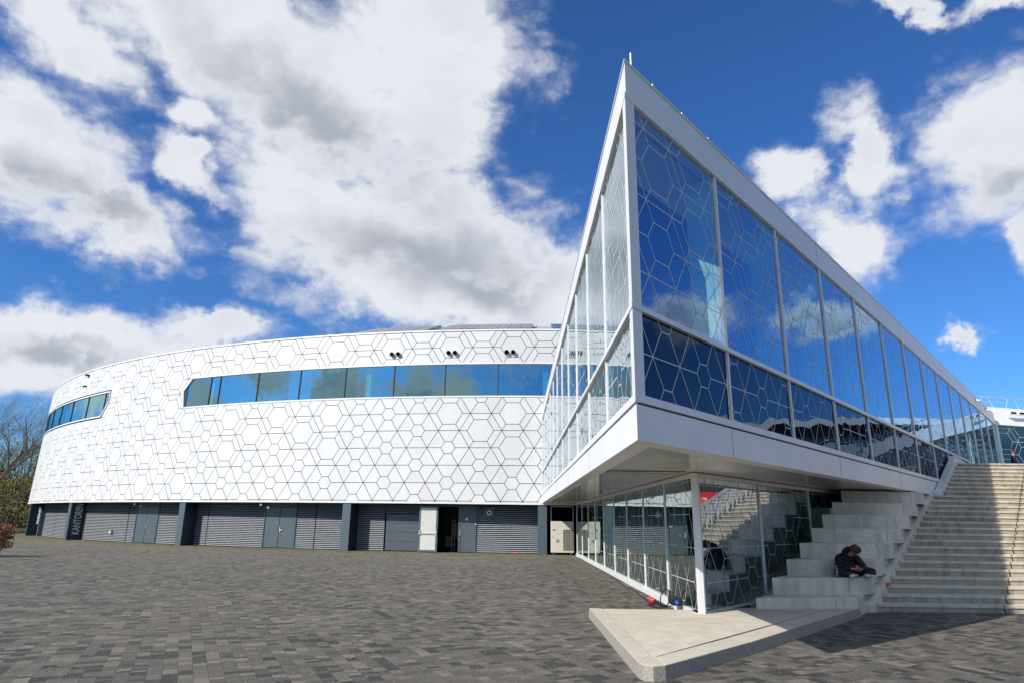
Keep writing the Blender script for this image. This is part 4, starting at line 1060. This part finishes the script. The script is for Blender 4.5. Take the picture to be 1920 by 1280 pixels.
    for i in range(150):
        d = V((random.gauss(0, 1), random.gauss(0, 1), random.gauss(0, 1))).normalized()
        if d.dot(-upv*.9+down*.7) > .25: continue
        q = hb+V((d.x*.101, d.y*.108, d.z*.098)); f = (down*.7-upv*.5+d*.25+V((random.uniform(-.3, .3), random.uniform(-.3, .3), 0)))
        b.tube([q, q+d*.008+f*.025, q+d*.004+f*.055], [.007, .006, .002], 4)
    for i in range(14):                                            # fringe falling over the brow
        q = fc+side*random.uniform(-.07, .07)+upv*.062-down*.03; b.tube([q, q+down*.02-upv*.02, q+down*.015-upv*.05], [.009, .007, .002], 4)
    b.build('hair_strands', M['hair'], p)
    leg = [[(0, 0.02, .12, .155), (-.13, -.07, .10, .11), (-.29, -.19, .115, .095), (-.40, -.27, .10, .085), (-.27, -.335, .075, .072), (-.13, -.37, .065, .06), (-.04, -.395, .055, .05)],
           [(0, 0.02, .12, .155), (.13, -.07, .10, .11), (.29, -.19, .13, .095), (.42, -.27, .125, .088), (.35, -.345, .085, .072), (.25, -.38, .065, .06), (.18, -.41, .06, .048)]]
    skinmesh('trousers', leg, M['trouser'], p, 2)
    skinmesh('shoe', [[(-.07, -.42, .055, .033), (-.11, -.45, .045, .042), (-.17, -.46, .04, .040), (-.21, -.465, .04, .026)]], M['shoe'], p, 2)
    skinmesh('shoe', [[(.15, -.43, .05, .034), (.21, -.45, .045, .040), (.29, -.46, .04, .036), (.35, -.46, .036, .028), (.38, -.46, .034, .018)]], M['shoe'], p, 2)
    b = MB(); b.tube([(.19, -.478, .03), (.20, -.46, .078), (.235, -.468, .070), (.24, -.498, .03)], .013, 6); b.build('shoe_stripe', M['pink'], p)
    b = MB(); b.hexa([(.0, -.385, .175), (.08, -.385, .175), (.08, -.375, .19), (.0, -.375, .19), (.0, -.345, .225), (.08, -.345, .225), (.08, -.335, .24), (.0, -.335, .24)])
    ph = fixn(b.build('phone', M['pink']))
    tag(ph, 'pink cased phone held by the seated person', 'phone')
    return p, ph
person, phone = seated()
PL_ = Vector((7.22, 14.93, .675)); mt = Matrix.Translation(PL_)@Matrix.Rotation(R_(0), 4, 'Z')@Matrix.Scale(.98, 4)
person.matrix_world = mt; phone.matrix_world = mt
def standing(loc, rz, top, legs, label, hair='hair', sc=1.0):
    p = bpy.data.objects.new('person', None); COL.objects.link(p); tag(p, label, 'person')
    body = [[(0, 0, .95, .13), (0, 0, 1.15, .12), (0, 0, 1.36, .12), (0, 0, 1.48, .055), (0, -.01, 1.54, .05), (0, -.01, 1.62, .085), (0, -.02, 1.68, .085)],
            [(0, 0, 1.36, .12), (-.19, 0, 1.40, .055), (-.25, .02, 1.12, .042), (-.20, -.16, .98, .03)], [(0, 0, 1.36, .12), (.19, 0, 1.40, .055), (.25, .02, 1.12, .042), (.2, -.16, .98, .03)],
            [(0, 0, .95, .13), (-.10, 0, .86, .085), (-.11, -.01, .48, .06), (-.12, .02, .09, .04), (-.12, -.14, .04, .035)], [(0, 0, .95, .13), (.10, 0, .86, .085), (.11, -.03, .48, .06), (.13, .03, .09, .04), (.13, -.13, .04, .035)]]
    body += hand((-.2, -.16, .98), (.2, -1, -.1), (1, 0, 0), .5)+hand((.2, -.16, .98), (-.2, -1, -.1), (1, 0, 0), .5)
    skinmesh('body', body, M['skin'], p, 2)
    skinmesh('jacket', [[(0, 0, .92, .16), (0, 0, 1.15, .15), (0, 0, 1.37, .16), (0, 0, 1.47, .08)], [(0, 0, 1.37, .16), (-.19, 0, 1.40, .08), (-.25, .02, 1.12, .06), (-.205, -.13, 1.0, .045)], [(0, 0, 1.37, .16), (.19, 0, 1.40, .08), (.25, .02, 1.12, .06), (.205, -.13, 1.0, .045)]], M[top], p, 2)
    skinmesh('trousers', [[(0, 0, .95, .14), (-.10, 0, .84, .10), (-.11, -.01, .48, .075), (-.12, .02, .10, .06)], [(0, 0, .95, .14), (.10, 0, .84, .10), (.11, -.03, .48, .075), (.13, .03, .10, .06)]], M[legs], p, 2)
    sphere_part('hair', (0, .015, 1.70), .105, M[hair], p, 16, .06, (.95, 1.05, .9)); sphere_part('nose', (0, -.11, 1.63), .013, M['skin'], p, 8)
    for x in (-.032, .032): sphere_part('eye', (x, -.098, 1.655), .009, M['rubber'], p, 8)
    for s_ in (-1, 1): skinmesh('shoe', [[(s_*.125, .03, .05, .042), (s_*.125, -.08, .04, .045), (s_*.13, -.2, .035, .035)]], M['rubber'], p, 2)
    p.matrix_world = Matrix.Translation(Vector(loc))@Matrix.Rotation(R_(rz), 4, 'Z')@Matrix.Scale(sc, 4); return p
DZ = NS*RIS
standing((25.6, 34.2, DZ), 60, 'navycloth', 'navycloth', 'dark haired person in dark clothes at the top of the stairs by the entrance glass', sc=.93)
standing((22.0, 24.9, DZ), 80, 'denim', 'navycloth', 'person in a pale blue jacket standing on the upper deck')
# bottle
bt = empty('water_bottle'); tag(bt, 'clear blue water bottle standing beside the seated person', 'bottle')
b = MB(); x, y, z = 6.80, 14.55, .675
b.tube([(x, y, z), (x, y, z+.01), (x, y, z+.17), (x, y, z+.20), (x, y, z+.215)], [.03, .034, .034, .018, .014], 14); b.build('bottle_body', M['bottle'], bt, smooth=True)
b = MB(); b.tube([(x, y, z+.215), (x, y, z+.245)], .018, 12); b.build('bottle_cap', M['plugblue'], bt)
b = MB(); b.tube([(x+.01, y-.02, z+.03), (x+.01, y-.02, z+.031)], .001, 3)
# bag strap bundle beside
# orange litter on the stair edge
b = MB(); b.box(8.28, 15.42, .47, 8.36, 15.48, .52); 
tag(fixn(b.build('litter', M['orange'])), 'tiny orange scrap of litter on the left edge of the stairs', 'litter')

# ------------------------------------------------------------------ cable, plug, socket box
pts = [(3.50, 36.2), (3.42, 33), (3.36, 28.26), (3.36, 24.63), (3.30, 21.56), (3.22, 19.61), (3.27, 18.39), (3.2, 17.12), (3.16, 16.3), (3.17, 16.05)]
sm_ = []
for i in range(len(pts)-1):
    for t in range(6):
        f = t/6; sm_.append((pts[i][0]+(pts[i+1][0]-pts[i][0])*f+.025*math.sin(i*2.1+t), pts[i][1]+(pts[i+1][1]-pts[i][1])*f, .015))
b = MB(); b.tube(sm_, .012, 6)
tag(b.build('power_cable', M['rubber'], smooth=True), 'black power cable running along the foot of the pavilion glass', 'cable')
pg = empty('cable_connector'); tag(pg, 'red industrial cable connector at the end of the black cable', 'connector')
b = MB(); b.tube([(3.17, 16.08, .05), (3.2, 15.93, .05), (3.24, 15.78, .05)], [.035, .055, .05], 12); b.build('red_shell', M['plugred'], pg, smooth=True)
b = MB(); b.tube([(3.24, 15.78, .045), (3.3, 15.6, .03)], [.03, .02], 8); b.build('rubber_end', M['rubber'], pg)
b = MB()
co = []
for i in range(90):
    t = i/90*6.28*3.3; r = .17+.03*math.sin(t*.7); co.append((3.18+r*math.cos(t), 15.15+1.6*r*math.sin(t), .02+.01*abs(math.sin(t*1.3))))
b.tube([(3.3, 15.6, .03)]+co+[(3.4, 14.75, .05)], .011, 6)
lp = [(3.28+.10*math.sin(t), 14.85+.25*math.cos(t)*.6, .20-.19*math.cos(t)) for t in [k*6.28/16 for k in range(17)]]
b.tube(lp, .011, 6); tag(b.build('cable_coil', M['rubber'], smooth=True), 'loose coil of black cable with one upright loop by the socket box', 'cable')
bx = empty('socket_box'); tag(bx, 'black portable socket box with blue outlets against the pavilion base rail', 'power box')
b = MB(); b.box(3.22, 13.95, .155, 3.42, 14.35, .30); bevel(b.build('box_body', M['rubber'], bx), .02)
b = MB()
b.tube([(3.24, 13.98, .30), (3.24, 13.98, .40), (3.24, 14.32, .40), (3.24, 14.32, .30)], .014, 6); b.build('carry_handle', M['rubber'], bx)
for x_, z_ in ((3.30, .22),):
    b = MB(); b.tube([(x_, 13.94, z_), (x_, 13.90, z_-.005)], [.036, .032], 14); b.build('blue_outlet', M['plugblue'], bx)
# the island stands .15 high: box sits on its rear edge
# ------------------------------------------------------------------ ENTRANCE BUILDING on the deck
en = tag(empty('entrance_building'), 'entrance block with white sloping fascia and hexagon patterned glass at the head of the stairs', 'building')
EB = RW(SR+.25, .0, 0); EA = R_(74); EX, EY = math.sin(EA), math.cos(EA)
EW = lambda s, o, z: (EB[0]+EX*s+EY*o, EB[1]+EY*s-EX*o, z)
ecells = lattice(0, 16, 3.8, 7.3, .95, .72, 1.9, 5.6, lambda u, z: .62)
for k in range(8):
    s, e = k*2.9+.05, (k+1)*2.9
    wn = empty('glazing_bay'); wn.parent = en
    b = MB(); b.poly([EW(s, 0, DZ), EW(e, 0, DZ), EW(e, 0, 7.2), EW(s, 0, 7.2)]); b.build('window_pane', M['glassE'], wn)
    if k < 5: frit('frit_pattern', EW, [(s+.05, DZ), (e-.05, DZ), (e-.05, 7.2), (s+.05, 7.2)], ecells, .02, .01, wn, M['frit'])
    wb(EW, e-.04, e+.04, -.1, .06, DZ, 7.2, 'mullion', M['whitemetal'], en)
b = MB(); b.hexa([EW(0, .12, 7.2), EW(24, .12, 7.2), EW(24, -.8, 7.2), EW(0, -.8, 7.2), EW(.1, -.7, 8.35), EW(24, -.7, 8.35), EW(24, -.8, 8.35), EW(.1, -.8, 8.35)]); fixn(b.build('roof_fascia', M['whitemetal'], en))
b = MB()
for s in (1.1, 1.75): b.wbox(EW, s, s+.5, -.12, .12, 7.86, 8.0, 0)
fixn(b.build('fascia_spout', M['whitemetal'], en))
b = MB()
for s in (1.16, 1.81): b.wbox(EW, s, s+.38, .121, .124, 7.88, 7.98, 0)
b.build('spout_opening', M['black'], en)
b = MB(); b.wbox(EW, 0, 24, -6, -5.8, DZ, 8.2); b.build('inner_wall', M['innernavy'], en)
b = MB(); b.wbox(EW, .3, 24, -6, -.1, 7.1, 7.19); b.build('ceiling', M['innerpale'], en)
b = MB()
for i in range(24):
    s = i*1.0; b.tube([EW(s, -.75, 8.35), EW(s+.25*(-1)**i, -.75, 8.95)], .018, 5)
b.tube([EW(0, -.75, 8.95), EW(24, -.75, 8.95)], .03, 5); b.tube([EW(0, -.75, 8.65), EW(24, -.75, 8.65)], .012, 5); b.build('roof_railing', M['rail'], en)

# ------------------------------------------------------------------ things to the right of the frame, seen mirrored in the glass
ral = tag(empty('stair_railing'), 'steel handrail with closely set posts running up the right of the stairs', 'railing')
for j, off in enumerate((0, .35)):
    rail = []
    for k in range(26):
        y = Y0+.2+RUN*k*.97; x = 12.1+(y-14.75)*UX/UY+off; z = RIS*k*.97
        rail.append((x, y, z+1.0))
        if j == 0 or k % 2 == 0:
            b = MB(); b.tube([(x, y, z), (x, y, z+1.0)], .022, 6); b.build('rail_post', M['rail'], ral)
    b = MB(); b.tube(rail, .028, 8); b.tube([(x_, y_, z_-.3) for x_, y_, z_ in rail], .018, 6); b.build('handrail', M['rail'], ral)
tent = tag(empty('party_tent'), 'orange pitched tent standing right of the stairs, mirrored in the pavilion glass', 'tent')
tx, ty = 22.8, 19.6
b = MB()
for i in range(4):
    c4 = [(tx-2.2, ty-2.2, 2.3), (tx+2.2, ty-2.2, 2.3), (tx+2.2, ty+2.2, 2.3), (tx-2.2, ty+2.2, 2.3)]
    p, q_ = Vector(c4[i]), Vector(c4[(i+1) % 4]); a_ = Vector((tx, ty, 4.0)); m1, m2 = p.lerp(a_, .5)-Vector((0, 0, .2)), q_.lerp(a_, .5)-Vector((0, 0, .2))
    b.poly([p, q_, m2, m1]); b.poly([m1, m2, a_]); b.poly([p-Vector((0, 0, .5)), q_-Vector((0, 0, .5)), q_, p])
b.build('tent_canopy', M['orange'], tent)
for i in range(4):
    b = MB(); b.tube([(c4[i][0], c4[i][1], 0), c4[i]], .04, 6); b.build('tent_pole', M['rail'], tent)
bn_ = tag(empty('red_banner'), 'red banner with white lettering on a black top strip, mirrored in the pavilion glass', 'banner')
def frame_facing(base, nrm):
    Z = Vector(nrm).normalized(); Y = Vector((0, 0, 1)); X = Y.cross(Z).normalized(); base = Vector(base)
    return Matrix(((X.x, Y.x, Z.x, base.x), (X.y, Y.y, Z.y, base.y), (X.z, Y.z, Z.z, base.z), (0, 0, 0, 1)))
mf = frame_facing((25.2, 21.9, 2.05), (-.93, -.36, 0))
b = MB(); b.box(-3.0, 0, -.06, 3.0, 1.25, 0, 0); b.box(-3.0, 1.25, -.06, 3.0, 1.6, 0, 1); ob = b.build('banner_sheet', [M['red'], M['rubber']], bn_); ob.matrix_world = mf
t_ = text('banner_lettering', 'JOTUN', 1.1, .01, M['frit'], bn_, mf@Matrix.Translation((-1.9, .2, .012)))
b = MB(); b.box(-3.05, -2.2, -.1, -2.95, 1.7, -.02); b.box(2.95, -2.2, -.1, 3.05, 1.7, -.02); ob = b.build('banner_post', M['rail'], bn_); ob.matrix_world = mf
# opposite wing: dark patterned glass with a white roof band
op = tag(empty('opposite_wing'), 'dark patterned glass wing with a white roof band across the stairs', 'building')
OB = (33.0, 6.0); OA = R_(12); OX, OY = math.sin(OA), math.cos(OA)
OW = lambda s, o, z: (OB[0]+OX*s-OY*o, OB[1]+OY*s+OX*o, z)
b = MB(); b.wbox(OW, 0, 20, -6, 0, 0, 6.3); fixn(b.build('glass_wall', M['spandrel'], op))
b = MB(); b.wbox(OW, -.3, 20.3, -6.3, .3, 6.3, 7.4); fixn(b.build('roof_band', M['white'], op))
frit('frit_pattern', OW, [(0, .5), (20, .5), (20, 6.2), (0, 6.2)], lattice(0, 20, 0, 6.3, 1.1, .9, 0, 1.2, lambda u, z: .62), .04, .01, op, M['frit'])
b = MB()
for s in (3, 5.5, 9, 9.4, 14): b.tube([OW(s, .3, 0), OW(s, .3, 6.3)], .06, 6)
b.build('post', M['whitemetal'], op)
hall = tag(empty('distant_hall'), 'long low hall with white roof edge and pale corrugated band beyond the stairs', 'building')
def arc(r0, z0, r1, z1, a0, a1, m, name):
    mb = MB(); n = 40
    for i in range(n):
        a, b_ = a0+(a1-a0)*i/n, a0+(a1-a0)*(i+1)/n
        P_ = lambda r, t, z: (72-r*math.cos(t), 50+r*math.sin(t), z)
        mb.poly([P_(r0, a, z0), P_(r0, b_, z0), P_(r1, b_, z1), P_(r1, a, z1)])
    mb.build(name, m, hall)
arc(23, 0, 23, 9, -1.6, 1.2, M['innerdark'], 'lower_wall'); arc(23.5, 9, 23.5, 10.3, -1.6, 1.2, M['joint'], 'upper_wall')
arc(24, 6.4, 24, 8.7, -1.6, 1.2, M['corrug'], 'corrugated_band'); arc(24.8, 10.35, 24.7, 10.95, -1.6, 1.2, M['white'], 'roof_edge'); arc(24.8, 10.35, 22, 10.3, -1.6, 1.2, M['joint'], 'eaves')
# ------------------------------------------------------------------ VEGETATION on the left
def branch(mb, p, d, L, r, depth, rnd, ends):
    n = 4; pts = [p]; rad = [r]; q = p.copy(); dd = d.copy()
    for i in range(n):
        dd = (dd+Vector((rnd.uniform(-1, 1), rnd.uniform(-1, 1), rnd.uniform(-.4, .9)))*.13).normalized(); q = q+dd*L/n; pts.append(q.copy()); rad.append(r*(1-.55*(i+1)/n))
    mb.tube(pts, rad, 5 if depth > 2 else 3, cap=False)
    if depth == 0: ends.append(q.copy()); return
    m_ = rnd.choice((3, 4, 4, 5)) if depth > 1 else 5
    for i in range(m_):
        t = rnd.uniform(.35, 1); k = min(n-1, int(t*n)); pos = pts[k].lerp(pts[k+1], t*n-k if t < 1 else 1)
        ax = Vector((rnd.uniform(-1, 1), rnd.uniform(-1, 1), rnd.uniform(-.5, .6))).normalized()
        nd = (dd*.9+ax*.75+Vector((0, 0, .12))).normalized()
        branch(mb, pos, nd, L*rnd.uniform(.52, .75), rad[k]*.58, depth-1, rnd, ends)
def leaves(mb, c, n, sp, sz, rnd):
    for _ in range(n):
        p = Vector(c)+Vector((rnd.gauss(0, sp), rnd.gauss(0, sp), rnd.gauss(0, sp*.8))); a = Vector((rnd.uniform(-1, 1), rnd.uniform(-1, 1), rnd.uniform(-1, 1))).normalized(); b_ = a.orthogonal().normalized()*sz*rnd.uniform(.5, 1); a = a*sz*rnd.uniform(.6, 1.3)
        mb.poly([p-a*.5, p+b_*.4, p+a*.5, p-b_*.4])
def tree(x, y, h, seed, label, leafm=None, lf=2, lsz=.12, depth=5, name='bare_tree', spread=.25):
    rnd = random.Random(seed); t = tag(empty(name), label, 'tree')
    tr_ = MB(); ends = []; P0 = Vector((x, y, 0)); q = P0+Vector((rnd.uniform(-.3, .3), 0, h*.22))
    tr_.tube([P0, P0.lerp(q, .5)+Vector((.05, 0, 0)), q], [h*.026, h*.021, h*.018], 8); tr_.build('trunk', M['bark'], t)
    cr = MB()
    for i in range(5):
        a = i*1.256+rnd.uniform(-.4, .4); d = Vector((math.cos(a)*spread*2, math.sin(a)*spread*2, 1)).normalized()
        branch(cr, q-Vector((0, 0, rnd.uniform(0, .4)*h*.1)), d, h*rnd.uniform(.28, .36), h*.011, depth-1, rnd, ends)
    cr.build('crown', M['bark'], t)
    if leafm:
        lm = MB()
        for e in ends:
            if rnd.random() < .8: leaves(lm, e, lf, .25, lsz, rnd)
        lm.build('buds', M[leafm], t)
    return t
tree(-53.0, 69, 17.5, 11, 'tall bare dark branched tree at the left edge beyond the fence', None, depth=6, spread=.33)
tree(-47.2, 73, 11.2, 23, 'bare tree with sparse yellow buds close to the hall edge', 'budleaf', 3, .2, 5, 'budding_tree', .3)
tree(-57, 78, 12.5, 35, 'bare tree half hidden behind the tall one', 'budleaf', 1, .2, 5)
tree(-62, 52, 12, 41, 'bare tree standing left of the photo', None, depth=5)
tree(-66, 62, 14, 47, 'tall bare tree farther left of the photo', None, depth=5)
tree(-72, 48, 13, 53, 'leafing tree at the far left beyond the frame', 'greenleaf', 3, .25, 5, 'budding_tree')
def shrub(x, y, rx, rz, n, m_, sz, label, seed, name='shrub'):
    rnd = random.Random(seed); t = tag(empty(name), label, 'shrub', 'shrubs behind the fence')
    lm = MB(); st_ = MB()
    for i in range(9):
        a = rnd.uniform(0, 6.28); q = Vector((x+math.cos(a)*rx*.6, y+math.sin(a)*rx*.6, rz*rnd.uniform(1.2, 1.9)))
        st_.tube([(x+rnd.uniform(-.3, .3), y, 0), ((x+q.x)/2+rnd.uniform(-.2, .2), (y+q.y)/2, q.z*.55), q], [.05, .035, .01], 4)
    for i in range(n):
        d = Vector((rnd.gauss(0, 1), rnd.gauss(0, 1), rnd.gauss(0, 1))).normalized()*rnd.uniform(.35, 1)**.5
        leaves(lm, (x+d.x*rx, y+d.y*rx, rz+d.z*rz*.98), 12, .28, sz, rnd)
    st_.build('stems', M['bark'], t); lm.build('foliage', M[m_], t)
labs = ['olive green shrub behind the fence at the left picture edge', 'taller yellow green shrub right beside the end of the hall', 'low dull green shrub between the fence and the trees', 'brownish shrub at the back behind the bare tree', 'wide green shrub beyond the fence left of the photo', 'rounded shrub left of the photo by the far trees']
for i, (x, y, rx, rz, n, m_) in enumerate(((-51.5, 68, 2.6, 2.1, 190, 'greenleaf'), (-46.2, 71, 2.2, 3.6, 260, 'budleaf'), (-49.5, 66, 2.2, 1.3, 130, 'greenleaf'), (-55.5, 76, 3.5, 3.2, 240, 'budleaf'), (-57, 66, 3.2, 2.4, 200, 'greenleaf'), (-62, 72, 3.5, 3, 200, 'greenleaf'))):
    shrub(x, y, rx, rz, n, m_, .22, labs[i], 60+i)
fw = MB(); rnd = random.Random(5)
for i in range(900):
    a = R_(rnd.uniform(-60, -33)); D = rnd.uniform(105, 135); h = rnd.uniform(0, 1)**1.2*(9+3*math.sin(a*23))
    leaves(fw, (D*math.sin(a), D*math.cos(a), h), 12, 1.0, 1.1, rnd)
for i in range(260):
    a = R_(-60+27*i/260); D = rnd.uniform(108, 120); fw.tube([(D*math.sin(a), D*math.cos(a), 0), (D*math.sin(a)+rnd.uniform(-.5, .5), D*math.cos(a), rnd.uniform(7, 11))], [.15, .03], 4)
tag(fw.build('far_woods', M['wood_far']), 'dull green wood in the distance at the left', 'woods', kind='stuff')
# fence
fn = tag(empty('metal_fence'), 'low dark metal bar fence beyond the paving at the left edge', 'fence')
fx0, fy0, fx1, fy1 = -75, 50, -38.5, 67.5
Lf = math.hypot(fx1-fx0, fy1-fy0); nf = int(Lf/.13)
bars = MB()
for i in range(nf):
    f = i/nf; x, y = fx0+(fx1-fx0)*f, fy0+(fy1-fy0)*f; bars.tube([(x, y, .05), (x, y, 1.38)], .012, 4)
bars.build('bars', M['fencemetal'], fn)
b = MB(); b.tube([(fx0, fy0, 1.4), (fx1, fy1, 1.4)], .03, 4); b.tube([(fx0, fy0, .15), (fx1, fy1, .15)], .03, 4); b.build('rail', M['fencemetal'], fn)
for i in range(15):
    f = i/14; x, y = fx0+(fx1-fx0)*f, fy0+(fy1-fy0)*f; b = MB(); b.box(x-.07, y-.07, 0, x+.07, y+.07, 1.55); b.build('post', M['fencemetal'], fn)
# beech hedge
hg = tag(empty('beech_bush'), 'clipped copper brown beech bush on bare stems at the left edge of the plaza', 'hedge')
rnd = random.Random(9); lm = MB(); st_ = MB()
for i in range(2600):
    x = -20.75-rnd.random()**1.1*2.6; y = 28.75+rnd.uniform(-.5, .5); z = .36+rnd.random()*.90
    if x > -20.92 and (z > 1.2 or rnd.random() < .3): continue
    leaves(lm, (x, y, z), 3, .05, .085, rnd)
for i in range(14):
    x = -20.85-i*.19; y = 28.75+rnd.uniform(-.25, .25)
    st_.tube([(x, y, 0), (x+rnd.uniform(-.06, .06), y, .25), (x+rnd.uniform(-.12, .12), y+rnd.uniform(-.1, .1), .55), (x+rnd.uniform(-.2, .2), y, 1.0)], [.028, .022, .014, .006], 5)
lm.build('foliage', M['beech'], hg); st_.build('stems', M['bark'], hg)
